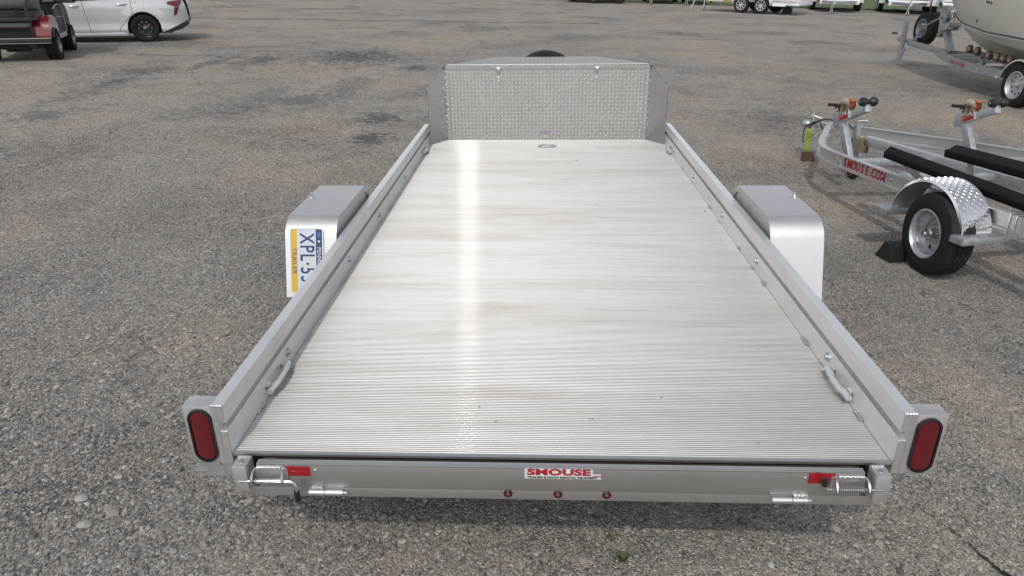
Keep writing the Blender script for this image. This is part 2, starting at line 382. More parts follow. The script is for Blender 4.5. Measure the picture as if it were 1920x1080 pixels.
gx = nonuniform(-420, 420, -6, 6, .25, 1.35); gy = nonuniform(-60, 620, -2, 10, .25, 1.35)
for x in gx:
    for y in gy: gm.v.append(V((x, y, .006 * (noise.noise(V((x * .7, y * .7, 3))) - .6) if abs(x) < 25 and -3 < y < 30 else -.004)))
ny = len(gy)
for i in range(len(gx) - 1):
    for j in range(ny - 1): gm.f.append([i * ny + j, (i + 1) * ny + j, (i + 1) * ny + j + 1, i * ny + j + 1])
GROUND = tag(obj('ground', gm, M_GROUND, ang=80), kind='structure')

def stone_mat(name, hue_shift=0):
    m, t, p = nodes(name); k = NT(t)
    oi = k.n('ShaderNodeObjectInfo'); g = k.n('ShaderNodeTexCoord')
    c = k.ramp(oi.outputs['Random'], [(0., (.085, .085, .09)), (.2, (.18, .178, .18)), (.42, (.27, .258, .245)), (.60, (.33, .30, .26)), (.76, (.225, .195, .165)), (.88, (.38, .36, .335)), (1., (.44, .43, .42))])
    n_ = k.noise(g.outputs['Object'], 3., 5, .65)
    c = k.mix(1., c, k.ramp(n_, [(.3, .78), (.7, 1.15)]), 'MULTIPLY')
    k.l(c, p.inputs['Base Color']); p.inputs['Roughness'].default_value = .85; p.inputs['Specular IOR Level'].default_value = .3
    k.l(k.bump(k.noise(g.outputs['Object'], 9, 3, .6), .4, .05), p.inputs['Normal']); return m
M_STONE = stone_mat('loose_stone')
def stone_mesh(seed, sub=1):
    bm = bmesh.new(); bmesh.ops.create_icosphere(bm, subdivisions=sub, radius=1)
    o = V((seed * 7.3, seed * 3.1, seed))
    for w in bm.verts:
        d = w.co.normalized(); f = 1 + .38 * noise.noise(d * 1.2 + o) + .2 * noise.noise(d * 2.6 + o)
        w.co = V((d.x * f, d.y * f * .78, d.z * f * .55))
    me = bpy.data.meshes.new('stone'); bm.to_mesh(me); bm.free(); me.shade_smooth()
    try: me.set_sharp_from_angle(angle=RAD(32))
    except Exception: pass
    me.materials.append(M_STONE); return me
SMESH = [stone_mesh(i, 2) for i in range(7)]
# single larger stones that can be told apart, pressed into the ground
def put_stone(x, y, r, flat=1.):
    o = bpy.data.objects.new('stone', random.choice(SMESH)); COL.objects.link(o); o.parent = GROUND
    o.location = (x, y, r * .12 * flat); o.rotation_euler = (random.uniform(-.25, .25), random.uniform(-.25, .25), random.uniform(0, 6.28)); o.scale = (r, r, r * flat)
rs = random.Random(11)
for _ in range(150):                                                     # left of and behind the trailer
    put_stone(rs.uniform(-2.6, -.75), rs.uniform(.05, 1.6), rs.choice([.011, .012, .013, .015, .017]), .7)
for _ in range(90):
    put_stone(rs.uniform(-.7, 1.6), rs.uniform(.08, .42), rs.choice([.009, .010, .011, .013, .016]), .75)
for _ in range(30):
    put_stone(rs.uniform(1.2, 2.6), rs.uniform(.2, 1.6), rs.choice([.008, .010, .012]), .7)
for x, y, r in [(-1.60, .24, .032), (-1.66, .17, .030), (.04, .30, .018), (.10, .10, .02), (1.02, .30, .018), (1.16, .27, .019), (.62, .17, .015), (-1.75, .30, .026), (1.5, .55, .016)]:
    put_stone(x, y, r, .6)

# the rest of the gravel: one uncountable scatter of real pebbles in the near field
def gravel():
    me = bpy.data.meshes.new('gravel'); 
    bm = bmesh.new()
    def quad(x0, x1, y0, y1):
        nx_, ny_ = max(1, int((x1 - x0) / .2)), max(1, int((y1 - y0) / .2))
        vs = [[bm.verts.new((x0 + (x1 - x0) * i / nx_, y0 + (y1 - y0) * j / ny_, -.003)) for j in range(ny_ + 1)] for i in range(nx_ + 1)]
        for i in range(nx_):
            for j in range(ny_): bm.faces.new((vs[i][j], vs[i + 1][j], vs[i + 1][j + 1], vs[i][j + 1]))
    quad(-3.9, -.70, -.3, 3.0); quad(-.70, 2.0, -.3, .62); quad(.95, 3.6, .62, 2.9); quad(-8.2, -.85, 3.0, 7.2); quad(.85, 5.2, 2.9, 7.2)
    bm.to_mesh(me); bm.free()
    o = bpy.data.objects.new('gravel', me); COL.objects.link(o); tag(o, kind='stuff'); o.parent = None
    ng = bpy.data.node_groups.new('gravel_scatter', 'GeometryNodeTree')
    ng.interface.new_socket('Geometry', in_out='INPUT', socket_type='NodeSocketGeometry'); ng.interface.new_socket('Geometry', in_out='OUTPUT', socket_type='NodeSocketGeometry')
    N = ng.nodes; L = ng.links.new
    gi = N.new('NodeGroupInput'); go = N.new('NodeGroupOutput'); join = N.new('GeometryNodeJoinGeometry')
    for li, (dens, smin, smax, seed) in enumerate([(11000, .0020, .0052, 1), (1900, .0045, .0088, 2), (2300, .0050, .0104, 3)]):
        dp = N.new('GeometryNodeDistributePointsOnFaces'); dp.distribute_method = 'RANDOM'; dp.inputs['Density'].default_value = dens; dp.inputs['Seed'].default_value = seed
        L(gi.outputs[0], dp.inputs['Mesh'])
        # patchy density
        ps = N.new('GeometryNodeInputPosition'); nz = N.new('ShaderNodeTexNoise'); nz.inputs['Scale'].default_value = 1.6; nz.inputs['Detail'].default_value = 4; L(ps.outputs[0], nz.inputs['Vector'])
        mr = N.new('ShaderNodeMapRange'); L(nz.outputs['Fac'], mr.inputs[0]); mr.inputs[1].default_value = .35; mr.inputs[2].default_value = .66; mr.inputs[3].default_value = dens * .22; mr.inputs[4].default_value = dens * 1.35
        sx = N.new('ShaderNodeSeparateXYZ'); L(ps.outputs[0], sx.inputs[0])
        fy = N.new('ShaderNodeMapRange'); fy.interpolation_type = 'SMOOTHSTEP'; L(sx.outputs[1], fy.inputs[0]); fy.inputs[1].default_value = 1.6; fy.inputs[2].default_value = 7.2; fy.inputs[3].default_value = 1; fy.inputs[4].default_value = 0
        ml = N.new('ShaderNodeMath'); ml.operation = 'MULTIPLY'; L(mr.outputs[0], ml.inputs[0]); L(fy.outputs[0], ml.inputs[1])
        if li == 2:                                                       # the coarse flat stones lie mostly to the left
            fx = N.new('ShaderNodeMapRange'); L(sx.outputs[0], fx.inputs[0]); fx.inputs[1].default_value = -.95; fx.inputs[2].default_value = .3; fx.inputs[3].default_value = 1; fx.inputs[4].default_value = .10
            m2 = N.new('ShaderNodeMath'); m2.operation = 'MULTIPLY'; L(ml.outputs[0], m2.inputs[0]); L(fx.outputs[0], m2.inputs[1]); ml = m2
            mr.inputs[3].default_value = dens * .5
        L(ml.outputs[0], dp.inputs['Density'])
        ip = N.new('GeometryNodeInstanceOnPoints'); L(dp.outputs['Points'], ip.inputs['Points'])
        gset = N.new('GeometryNodeGeometryToInstance')
        for q in range(4):
            ico = N.new('GeometryNodeMeshIcoSphere'); ico.inputs['Radius'].default_value = 1; ico.inputs['Subdivisions'].default_value = 2 if li == 2 else 1
            sp = N.new('GeometryNodeSetPosition'); L(ico.outputs[0], sp.inputs['Geometry'])
            p2 = N.new('GeometryNodeInputPosition'); n2 = N.new('ShaderNodeTexNoise'); n2.noise_dimensions = '4D'; n2.inputs['W'].default_value = q * 5.7 + li * 2.1; n2.inputs['Scale'].default_value = 1.1
            L(p2.outputs[0], n2.inputs['Vector'])
            sb = N.new('ShaderNodeVectorMath'); sb.operation = 'SUBTRACT'; sb.inputs[1].default_value = (.5, .5, .5); L(n2.outputs['Color'], sb.inputs[0])
            sc = N.new('ShaderNodeVectorMath'); sc.operation = 'SCALE'; sc.inputs['Scale'].default_value = 1.9; L(sb.outputs[0], sc.inputs[0]); L(sc.outputs[0], sp.inputs['Offset'])
            tr = N.new('GeometryNodeTransform'); tr.inputs['Scale'].default_value = (1, .8, .42) if li == 2 else (1, .8, .55); L(sp.outputs[0], tr.inputs['Geometry'])
            sm = N.new('GeometryNodeSetMaterial'); sm.inputs['Material'].default_value = M_STONE; L(tr.outputs[0], sm.inputs['Geometry'])
            L(sm.outputs[0], gset.inputs[0])
        L(gset.outputs[0], ip.inputs['Instance']); ip.inputs['Pick Instance'].default_value = True
        ri = N.new('FunctionNodeRandomValue'); ri.data_type = 'INT'; ri.inputs[4].default_value = 0; ri.inputs[5].default_value = 3; L(ri.outputs[2], ip.inputs['Instance Index'])
        rr = N.new('FunctionNodeRandomValue'); rr.data_type = 'FLOAT_VECTOR'; rr.inputs[0].default_value = (-.3, -.3, 0); rr.inputs[1].default_value = (.3, .3, 6.28); L(rr.outputs[0], ip.inputs['Rotation'])
        rsx = N.new('FunctionNodeRandomValue'); rsx.data_type = 'FLOAT'; rsx.inputs[2].default_value = smin; rsx.inputs[3].default_value = smax; rsx.inputs['Seed'].default_value = 9; L(rsx.outputs[1], ip.inputs['Scale'])
        L(ip.outputs[0], join.inputs[0])
    L(join.outputs[0], go.inputs[0])
    md = o.modifiers.new('scatter', 'NODES'); md.node_group = ng
    return o
GRAVEL = gravel()
GRAVEL['label'] = 'grey and tan loose gravel on the lot around the silver trailer'

# crack in the asphalt at lower right, and two tiny weeds
cm = MB(); pts = [(1.395, .365), (1.425, .325), (1.44, .30), (1.462, .245), (1.47, .22), (1.482, .18), (1.49, .15), (1.512, .11), (1.53, .06)]
rc = random.Random(5); fine_ = []
for (xa, ya), (xb, yb) in zip(pts, pts[1:]):
    for q in range(5): fine_.append((xa + (xb - xa) * q / 5 + rc.uniform(-.005, .005), ya + (yb - ya) * q / 5 + rc.uniform(-.003, .003)))
for i, (x, y) in enumerate(fine_):
    w = max(.0006, (.0010 + .0075 * (i / len(fine_)) ** 1.5) * rc.uniform(.35, 1.5))
    cm.v += [V((x - w, y - w * .4, .0035)), V((x + w, y + w * .4, .0035))]
for i in range(len(fine_) - 1):
    if rc.random() > .16 or i > 30: cm.f.append([2 * i, 2 * i + 1, 2 * i + 3, 2 * i + 2])
obj('crack', cm, M_RUB, GROUND)
def weed(x, y, h, n, lab):
    mb = MB(); r = random.Random(int(x * 1000))
    for _ in range(n):
        a = r.uniform(0, 6.28); d = V((cos(a), sin(a), 0)); s_ = V((-d.y, d.x, 0)); b = V((x, y, 0)) + d * r.uniform(0, .012); l = h * r.uniform(.5, 1.1); w = .0022
        p1 = b + d * l * .35 + V((0, 0, l * .6)); p2 = b + d * l * .9 + V((0, 0, l * .75))
        o = len(mb.v); mb.v += [b - s_ * w, b + s_ * w, p1 - s_ * w, p1 + s_ * w, p2]; mb.f += [[o, o + 1, o + 3, o + 2], [o + 2, o + 3, o + 4]]
    tag(obj('weed', mb, M_WEED), lab, 'weed', 'small weeds in the gravel')
M_WEED = mat('weed_leaf', (.065, .085, .03), .6, 0, .3, 60)
weed(.235, .105, .030, 34, 'small green weed in the gravel below the trailer, nearest the bottom edge')
weed(.205, .20, .02, 14, 'faint thin weed sprig in the gravel close under the trailer bar')
# worn yellow bay lines far off
M_YLINE = mat('worn_yellow_line_paint', (.42, .33, .14), .9, 0, .3, 9, dirt=.9, dirtcol=(.21, .19, .165), dscale=3)
for (x0, y0, x1, y1) in [(-16.7, 35, -15.7, 33.6), (-15.1, 32.95, -13.4, 30.6)]:
    yl = MB(); d = V((x1 - x0, y1 - y0, 0)).normalized(); nrm = V((-d.y, d.x, 0)) * .06
    a, b_ = V((x0, y0, .004)), V((x1, y1, .004)); yl.v = [a - nrm, a + nrm, b_ + nrm, b_ - nrm]; yl.f = [[0, 1, 2, 3]]
    tag(obj('road_marking', yl, M_YLINE), kind='structure')
# grass verge behind the far row of trailers
M_GRASS = mat('grass_verge', (.055, .085, .018), .8, 0, .45, 6, .8, 50)
gv = MB(); gv.grid(lambda u, v_: V((4 + 40 * u, 42.2 - .3 * (4 + 40 * u) + 30 * v_ * v_ + .3 * noise.noise(V((u * 40, 0, 0))), .012 + .07 * abs(noise.noise(V((u * 120, v_ * 60, 1)))))), 240, 40)
tag(obj('grass_verge', gv, M_GRASS), kind='structure')

# ---------------------------------------------------------------- the big flatbed trailer (local frame: x right, y forward, z up, deck top z = 0)
FT = thing('flatbed_trailer', 'silver ribbed aluminium flatbed trailer with tread plate box, in the middle of the lot', 'trailer', MT)
# deck: extruded ribbed planks laid across
PITCH = .0096; NR = 21; PW = PITCH * NR
def plank_mesh(w, nr):
    mb = MB(); prof = []
    shape = [(0, -.0026), (.10, -.0024), (.17, -.0018), (.225, -.0010), (.26, -.0004), (.33, 0), (.50, .0001), (.67, 0), (.74, -.0004), (.775, -.0010), (.83, -.0018), (.90, -.0024)]
    for r in range(nr):
        for u_, z in shape: prof.append(((r + u_) * PITCH, z))
    prof.append((nr * PITCH - .0001, -.0026)); prof[0] = (.0001, -.0026)
    prof = [(.0, -.0034)] + prof + [(nr * PITCH, -.0034)]
    for x in (-w, w):
        for y, z in prof: mb.v.append(V((x, y, z)))
    n = len(prof)
    for i in range(n - 1): mb.f.append([i, i + 1, n + i + 1, n + i])
    return mb.mesh('deck_plank', M_DECK, 70)
pm = plank_mesh(.976, NR); y = .016
for i in range(22):
    o = obj('deck_plank', pm, None, FT, T(0, y, -.0002 * (i % 3))); y += PW + (.0016 if i % 4 == 1 else 0)
edge = MB(); edge.b(-.976, .976, .0, .0155, -.011, .0, .002); obj('deck_edge', edge, M_ALUX, FT)
sub = MB(); sub.b(-.975, .975, .020, 4.34, -.03, -.0115); obj('deck_underside', sub, M_DARK, FT)
# side rails with the T-slot on their inner side
for s in (-1, 1):
    r = MB()
    prof = [(.977, -.035), (1.014, -.035), (1.014, .170), (.977, .170), (.977, .110), (.985, .110), (.985, .116), (.9975, .116), (.9975, .082), (.985, .082), (.985, .088), (.977, .088)]
    r.sweep([(x * s if True else x, z) for x, z in prof], [(0, -.002, 0), (0, 4.17, 0)], caps=True)
    o = obj('side_rail', r, M_ALU, FT, ang=25)
    # welds, bolts on the inner face
    for yb in (.527, 1.44, 2.13, 2.95, 3.70):
        b = MB(); b.cyl((s * .977, yb, .052), (s * .9735, yb, .052), .017, 16); b.cyl((s * .9735, yb, .052), (s * .966, yb, .052), .009, 6); obj('bolt', b, M_GALV, FT)
    for yb in (.20, .70, 1.25, 1.7, 2.4, 3.3):
        w = MB(); pts = [(s * (.974 + random.uniform(-.002, .001)), yb + .008 * k, .004 + random.uniform(-.001, .002)) for k in range(9)]
        w.tube(pts, [.003 + .0018 * (k % 2) for k in range(9)], 6); obj('weld', w, M_WELD, FT)
    # tie-down loops
    for (ya, yb, x_) in ((.300, .485, .0), (3.78, 3.90, .0)):
        L_ = yb - ya; r_ = .0085
        h = MB(); xx = s * (.977 - .014)
        h.tube([(s * .975, ya + .012, .030), (xx, ya + .014, .030), (s * (.977 - .024), ya + .02 + L_ * .12, .034), (s * (.977 - .024), yb - .02 - L_ * .12, .034), (xx, yb - .014, .030), (s * .975, yb - .012, .030)], r_, 10)
        h.tube([(xx + s * .002, ya - .004, .028), (xx - s * .002, ya + .040, .030)], r_ * 1.35, 10); h.tube([(xx - s * .002, yb - .040, .030), (xx + s * .002, yb + .004, .028)], r_ * 1.35, 10)
        lo = obj('tie_down_loop', h, M_CAST, FT)
        for ye in (ya + .018, yb - .018):
            w = MB(); w.tube([(s * .975, ye - .016 + .008 * k, .041 + .003 * (k % 2)) for k in range(5)], [.0055, .007, .006, .0075, .005], 7); obj('weld', w, M_WELD, lo)
# rear bar (small fold-down ramp) hung below the deck edge
RB = MB(); RB.b(-.887, .881, -.050, -.028, -.083, .002, .003); RB.b(-.932, .928, -.048, -.018, -.118, -.0845, .0015)
rear = obj('rear_bar', RB, M_ALUX, FT)
ln = MB(); ln.b(-.886, .880, -.0510, -.0498, -.0015, .0010); obj('bar_edge_highlight', ln, M_STEEL, FT)  # bright strip standing in for the highlight along the bar's top edge
for s, x0, x1 in ((-1, -.950, -.908), (1, .902, .944)):
    p_ = MB(); p_.b(x0, x1, -.076, -.020, -.083, .008, .004); obj('end_post', p_, M_FEND, FT)
    w = MB(); xm = (x0 + x1) / 2; w.tube([(x0 + .003 + k * .0042, -.030 - .003 * (k % 2), .009) for k in range(9)], [.004 + .0015 * (k % 2) for k in range(9)], 7); obj('weld', w, M_WELD, FT)
    st = MB(); st.cyl((xm, -.05, .0085), (xm, -.05, .0105), .008, 12); obj('bolt', st, M_ZINC, FT)
    bk = MB(); bk.b(x0 + .004, x1 - .004, -.019, .045, -.06, -.016); obj('post_bracket', bk, M_DARK, FT)
# spring latches
for s in (-1, 1):
    xa, xb = (-.905, -.795) if s < 0 else (.897, .787); zz = -.046 if s < 0 else -.042
    pl = MB(); pl.b(min(xa + s * -.012, xb), max(xa + s * -.012, xb), -.0535, -.0502, -.062, -.012, .001); lp = obj('latch_plate', pl, M_ALUX, FT)
    w = MB(); w.tube([(xa - s * .018 - s * .008 * k, -.053, -.010 - .002 * (k % 2)) for k in range(10)], [.0032 + .0014 * (k % 2) for k in range(10)], 7); obj('weld', w, M_WELD, lp)
    la = empty('spring_latch', FT)
    rod = [(xa + s * .035, -.072, zz), (xb - s * .012, -.072, zz), (xb - s * .022, -.073, zz - (.004 if s < 0 else -.004)), (xb - s * .027, -.075, zz - (.013 if s < 0 else -.010))]
    ze = zz + (-.036 if s < 0 else .024)
    rod += [(xb - s * .0275, -.077, ze)]
    t_ = MB(); t_.tube(rod, .0052, 10); obj('pin', t_, M_STEEL, la)
    gmb = MB(); gz = -.030 if s < 0 else .018
    gmb.tube([(xb - s * .0275, -.0768, ze + (.006 if s < 0 else -.006)), (xb - s * .0277, -.0775, ze + gz * .4), (xb - s * .0277, -.078, ze + gz)], [.0085, .0088, .0075], 10); obj('grip', gmb, M_BLK, la)
    for xc in (xa - s * .010, xb + s * .010):
        hk = MB(); hk.tube([(xc, -.053, -.016), (xc, -.066, -.018), (xc, -.080, -.030), (xc, -.083, zz), (xc, -.076, zz - .014), (xc, -.06, zz - .016)], .0042, 8); obj('hook', hk, M_STEEL, la)
    sp = MB(); pts = []; n_ = 15; 
    x0_, x1_ = xa - s * .017, xb + s * .017
    for i in range(n_ * 10 + 1):
        a = 2 * pi * i / 10; u = i / (n_ * 10); pts.append((x0_ + (x1_ - x0_) * u, -.072 + 0.0078 * cos(a), zz + .0078 * sin(a)))
    sp.tube(pts, .0013, 5); obj('spring', sp, M_ZINC, la)
    # red reflector and small screw
    rx = (-.803, -.728) if s < 0 else (.724, .797); rz = (-.040, -.006) if s < 0 else (-.038, -.002)
    rf = MB(); rf.b(rx[0], rx[1], -.0522, -.0503, rz[0], rz[1], .0008); obj('reflector', rf, M_REFL, FT)
    sc = MB(); sx = -.714 if s < 0 else .716; sc.cyl((sx, -.0495, -.022), (sx, -.0545, -.022), .0048, 10); obj('screw', sc, M_ZINC, FT)
    # hinge barrels on the lower strip
    h0, h1 = (-.737, -.628) if s < 0 else (.628, .737)
    hg = MB(); hm = h0 + (h1 - h0) * (.44 if s < 0 else .53); hg.cyl((h0, -.057, -.096), (hm - .001, -.057, -.096), .0085, 14); hg.cyl((hm + .001, -.057, -.096), (h1 - .008, -.057, -.096), .0085, 14)
    hg.cyl((h1 - .008, -.057, -.096), (h1 + .004, -.057, -.096), .004, 8); hh = obj('hinge', hg, M_FEND, FT)
    w = MB(); ws = h0 + .004 if s < 0 else h1 - .046
    w.tube([(ws + .0055 * k, -.053, -.0845 + .002 * (k % 2)) for k in range(8)], [.0055 + .002 * (k % 2) for k in range(8)], 7); obj('weld', w, M_WELD, hh)
# three round marker lamps
for x in (-.143, .005, .149):
    ml = MB(); ml.lathe([(0, -.0525), (.0112, -.0525), (.0135, -.0505), (.0135, -.046), (.0, -.046)], T(x, 0, -.0955), 20); g_ = obj('marker_lamp', ml, M_BLK, FT)
    le = MB(); le.lathe([(0, -.0600), (.004, -.0595), (.0075, -.0570), (.0088, -.053), (.0088, -.051)], T(x, 0, -.0955), 20); obj('lens', le, M_LENS, g_)
# maker's sticker
stk = MB(); zt, zb = -.0005, -.0365
def rrect(x0, x1, z0, z1, r, n=4):
    pts = []
    for cx, cz, a0 in ((x1 - r, z1 - r, 0), (x0 + r, z1 - r, 90), (x0 + r, z0 + r, 180), (x1 - r, z0 + r, 270)):
        for k in range(n + 1): a = RAD(a0 + 90 * k / n); pts.append((cx + r * cos(a), cz + r * sin(a)))
    return pts
XZ = RX(pi / 2)                                                           # maps local XY to the XZ plane facing the rear (-y)
outline = [(-.0935, -.0365), (.128, -.0365), (.1295, -.035), (.1295, -.0215), (.128, -.0195), (.105, -.0195), (.105, -.003), (.102, -.0005), (-.091, -.0005), (-.0935, -.003)]
stk.prism([(x, z) for x, z in outline], .0012, T(0, -.0502, 0) @ XZ)
sk = obj('sticker', stk, M_WHITE, FT)
text('lettering', 'SMOUSE', .0300, M_BLACKD, sk, T(.0062, -.05185, -.0134) @ XZ, .0002, .0015, 1.60, .0, space=1.04)
text('lettering', 'SMOUSE', .0300, M_RED, sk, T(.0056, -.0526, -.0130) @ XZ, .0002, .0008, 1.60, .0, space=1.04)
text('lettering', '.com', .0115, M_RED, sk, T(.1165, -.0524, -.0245) @ XZ, .0002, .0003, 1.2)
text('lettering', 'TRAILERS & SNOW REMOVAL EQUIPMENT', .0092, M_BLACKD, sk, T(.0175, -.0524, -.0312) @ XZ, .0002, .0003, 1.18)
# tail lamps in their boxes at the rail ends
for s in (-1, 1):
    bx = MB(); x0, x1 = sorted((s * 1.0145, s * 1.100)); bx.b(x0, x1, -.004, .055, -.034, .168, .003)
    tb = obj('lamp_box', bx, M_FEND, FT)
    ec = MB(); ec.b(*sorted((s * .9985, s * 1.016)), -.0055, -.002, -.034, .168); ec.b(*sorted((s * .978, s * 1.0)), -.0055, -.002, -.034, .080); ec.b(*sorted((s * .980, s * 1.0)), -.0055, -.002, .118, .168)
    obj('rail_cap', ec, M_FEND, FT)
    w = MB(); w.tube([(s * (.980 + .0042 * k), -.004, .170 + .0012 * (k % 2)) for k in range(9)], [.0032 + .0012 * (k % 2) for k in range(9)], 6); obj('weld', w, M_WELD, FT)
    lamp = empty('tail_lamp', FT)
    xc, zc = s * 1.052, .066
    def oval(hw, hh, n=14): 
        pts = []
        for k in range(n + 1): a = pi * k / n; pts.append((hw * cos(a), hh - hw + hw * sin(a)))
        for k in range(n + 1): a = pi + pi * k / n; pts.append((hw * cos(a), -(hh - hw) + hw * sin(a)))
        return pts
    o0, o1, o2 = oval(.0365, .094), oval(.030, .087), oval(.027, .084)
    ga = MB(); n_ = len(o0)
    ga.v = [V((xc + x, -.004, zc + z)) for x, z in o0] + [V((xc + x * .98, -.011, zc + z * .99)) for x, z in o0] + [V((xc + x, -.012, zc + z)) for x, z in o1] + [V((xc + x, -.006, zc + z)) for x, z in o1]
    for ring in range(3):
        for k in range(n_): k2 = (k + 1) % n_; ga.f.append([ring * n_ + k, ring * n_ + k2, (ring + 1) * n_ + k2, (ring + 1) * n_ + k])
    obj('gasket', ga, M_BLK, lamp)
    le = MB(); le.v = [V((xc + x, -.006, zc + z)) for x, z in o1] + [V((xc + x, -.0095, zc + z)) for x, z in o2] + [V((xc + x * .55, -.0118, zc + z * .8)) for x, z in o2] + [V((xc, -.0122, zc))]
    for ring in range(2):
        for k in range(n_): k2 = (k + 1) % n_; le.f.append([ring * n_ + k, ring * n_ + k2, (ring + 1) * n_ + k2, (ring + 1) * n_ + k])
    for k in range(n_): le.f.append([2 * n_ + k, 2 * n_ + (k + 1) % n_, 3 * n_])
    obj('lens', le, M_LENS, lamp)
# slotted bracket below the left lamp
bkt = MB(); zf = lambda x, z: (x, z)
poly = [(-1.128, -.088), (-1.118, -.060), (-1.098, -.045), (-.985, -.036), (-.985, -.088)]
bkt.prism(poly, .004, T(0, .006, 0) @ XZ); bk_ = obj('slotted_bracket', bkt, M_GALV, FT)
for xs in (-1.105, -1.080):
    sl_ = MB(); sl_.prism([(xs - .009 + a, b_) for a, b_ in [(0, -.076), (.003, -.079), (.015, -.079), (.018, -.076), (.018, -.073), (.015, -.070), (.003, -.070), (0, -.073)]], .001, T(0, .0015, 0) @ XZ); obj('slot', sl_, M_ZINC, bk_)
bb = MB(); bb.b(-1.062, -1.022, -.003, .03, -.046, -.034); obj('bracket_stub', bb, M_GALV, FT)
bb = MB(); bb.b(1.022, 1.062, .0, .03, -.046, -.034); obj('bracket_stub', bb, M_GALV, FT)
# fenders
def arc(cx, cz, r, a0, a1, n=8): return [(cx + r * cos(RAD(a0 + (a1 - a0) * k / n)), cz + r * sin(RAD(a0 + (a1 - a0) * k / n))) for k in range(n + 1)]
FY0, FY1, FZT, FZB, FR = 1.368, 2.277, .238, -.118, .125
C0, C1 = 1.579, 2.066
prof = [(FY0, FZB)] + arc(C0, FZT - FR, FR, 161, 90, 11) + arc(C1, FZT - FR, FR, 90, 19, 11) + [(FY1, FZB)]
for s in (-1, 1):
    xi, xo = s * 1.034, s * 1.284; f = MB(); th = .004
    n_ = len(prof)
    for x, ins in ((xi, 0), (xi + s * .006, -.003), (xo - s * .006, -.003), (xo, 0)):
        for (y_, z_) in prof: f.v.append(V((x, y_, z_ + (0 if ins == 0 else 0))))
    for q in range(3):
        for k in range(n_ - 1): f.f.append([q * n_ + k, q * n_ + k + 1, (q + 1) * n_ + k + 1, (q + 1) * n_ + k])
    def ring(x, a, b_):                                                   # flat lips between profile a and its inset b
        o = len(f.v)
        cy_, cz_ = (FY0 + FY1) / 2, FZB
        for (y_, z_) in prof: f.v.append(V((x, y_, z_)))
        for (y_, z_) in prof: f.v.append(V((x, cy_ + (y_ - cy_) * (1 - b_), cz_ + (z_ - cz_) * (1 - b_ * 1.05))))
        for k in range(n_ - 1): f.f.append([o + k, o + k + 1, o + n_ + k + 1, o + n_ + k])
    ring(xi, 0, .075); ring(xo, 0, .04)
    fe = obj('fender', f, M_FEND, FT, ang=30)
    ip = MB(); x_ = xi + s * .007
    cy_, cz_ = (FY0 + FY1) / 2, FZB
    ins = [(cy_ + (y_ - cy_) * .955, cz_ + (z_ - cz_) * .95) for y_, z_ in prof]
    ip.v = [V((x_, y_, z_)) for y_, z_ in ins]; ip.f = [list(range(len(ins)))]; obj('inner_panel', ip, M_ALUD, fe)
    ip = MB(); x_ = xo - s * .012; ip.v = [V((x_, y_, z_)) for y_, z_ in ins]; ip.f = [list(range(len(ins)))]; obj('outer_panel', ip, M_FEND, fe)
    bo = MB(); bxp = s * 1.262; bo.cyl((bxp, 1.86, FZT), (bxp, 1.86, FZT + .004), .019, 14); bo.cyl((bxp, 1.86, FZT + .004), (bxp, 1.86, FZT + .016), .011, 6); bo.cyl((bxp, 1.86, FZT + .012), (bxp, 1.86, FZT + .026), .006, 8); obj('bolt', bo, M_ZINC, fe)
# licence plate on the left fender, turned on its side
FSL = .332
PM = T(-1.178, 1.414, .018) @ RX(-FSL) @ T(0, -.0035, .034) @ XZ @ RZ(-pi / 2)
pl = MB(); pl.prism(rrect(-.155, .155, -.079, .079, .012), .0015, PM); plate = obj('licence_plate', pl, M_PWHT, FT)
q = MB(); q.prism([(-.1525, -.076), (.1525, -.076), (.1525, -.0475), (-.1525, -.0475)], .0004, PM @ T(0, 0, .0016)); obj('yellow_band', q, M_PYEL, plate)
q = MB(); q.prism([(-.1525, .045), (.1525, .045), (.1525, .0755), (-.1525, .0755)], .0004, PM @ T(0, 0, .0016)); obj('blue_band', q, M_NAVY, plate)
q = MB(); fr = rrect(-.1585, .1585, -.0825, .0825, .014); fi = rrect(-.1535, .1535, -.0775, .0775, .010)
n_ = len(fr); q.v = [PM @ V((x, z, .004)) for x, z in fr] + [PM @ V((x, z, .004)) for x, z in fi] + [PM @ V((x, z, 0)) for x, z in fr] + [PM @ V((x, z, .001)) for x, z in fi]
for k in range(n_): k2 = (k + 1) % n_; q.f += [[k, k2, n_ + k2, n_ + k], [k, k2, 2 * n_ + k2, 2 * n_ + k], [n_ + k, n_ + k2, 3 * n_ + k2, 3 * n_ + k]]
obj('plate_frame', q, M_FEND, plate)
text('lettering', 'XPL·533', .098, M_NAVY, plate, PM @ T(-.134, -.001, .0022), .0005, .0014, .74, align='LEFT', space=1.14)
text('lettering', 'PENNSYLVANIA', .027, M_PWHT, plate, PM @ T(.028, .060, .0024), .0002, .0003, .95, space=1.05)
text('lettering', 'TRAILER', .030, M_NAVY, plate, PM @ T(.0, -.062, .0024), .0002, .0002, 1.0, space=1.15)
q = MB(); q.prism([(-.140, .053), (-.114, .053), (-.114, .068), (-.140, .068)], .0003, PM @ T(0, 0, .0021)); obj('registration_sticker', q, mat('blue_registration_sticker', (.03, .10, .3), .4), plate)
q = MB(); q.lathe([(0, .0003), (.006, .0003), (.006, 0)], PM @ T(-.094, .060, .0022) @ RX(pi / 2), 8); obj('keystone_mark', q, M_PWHT, plate)
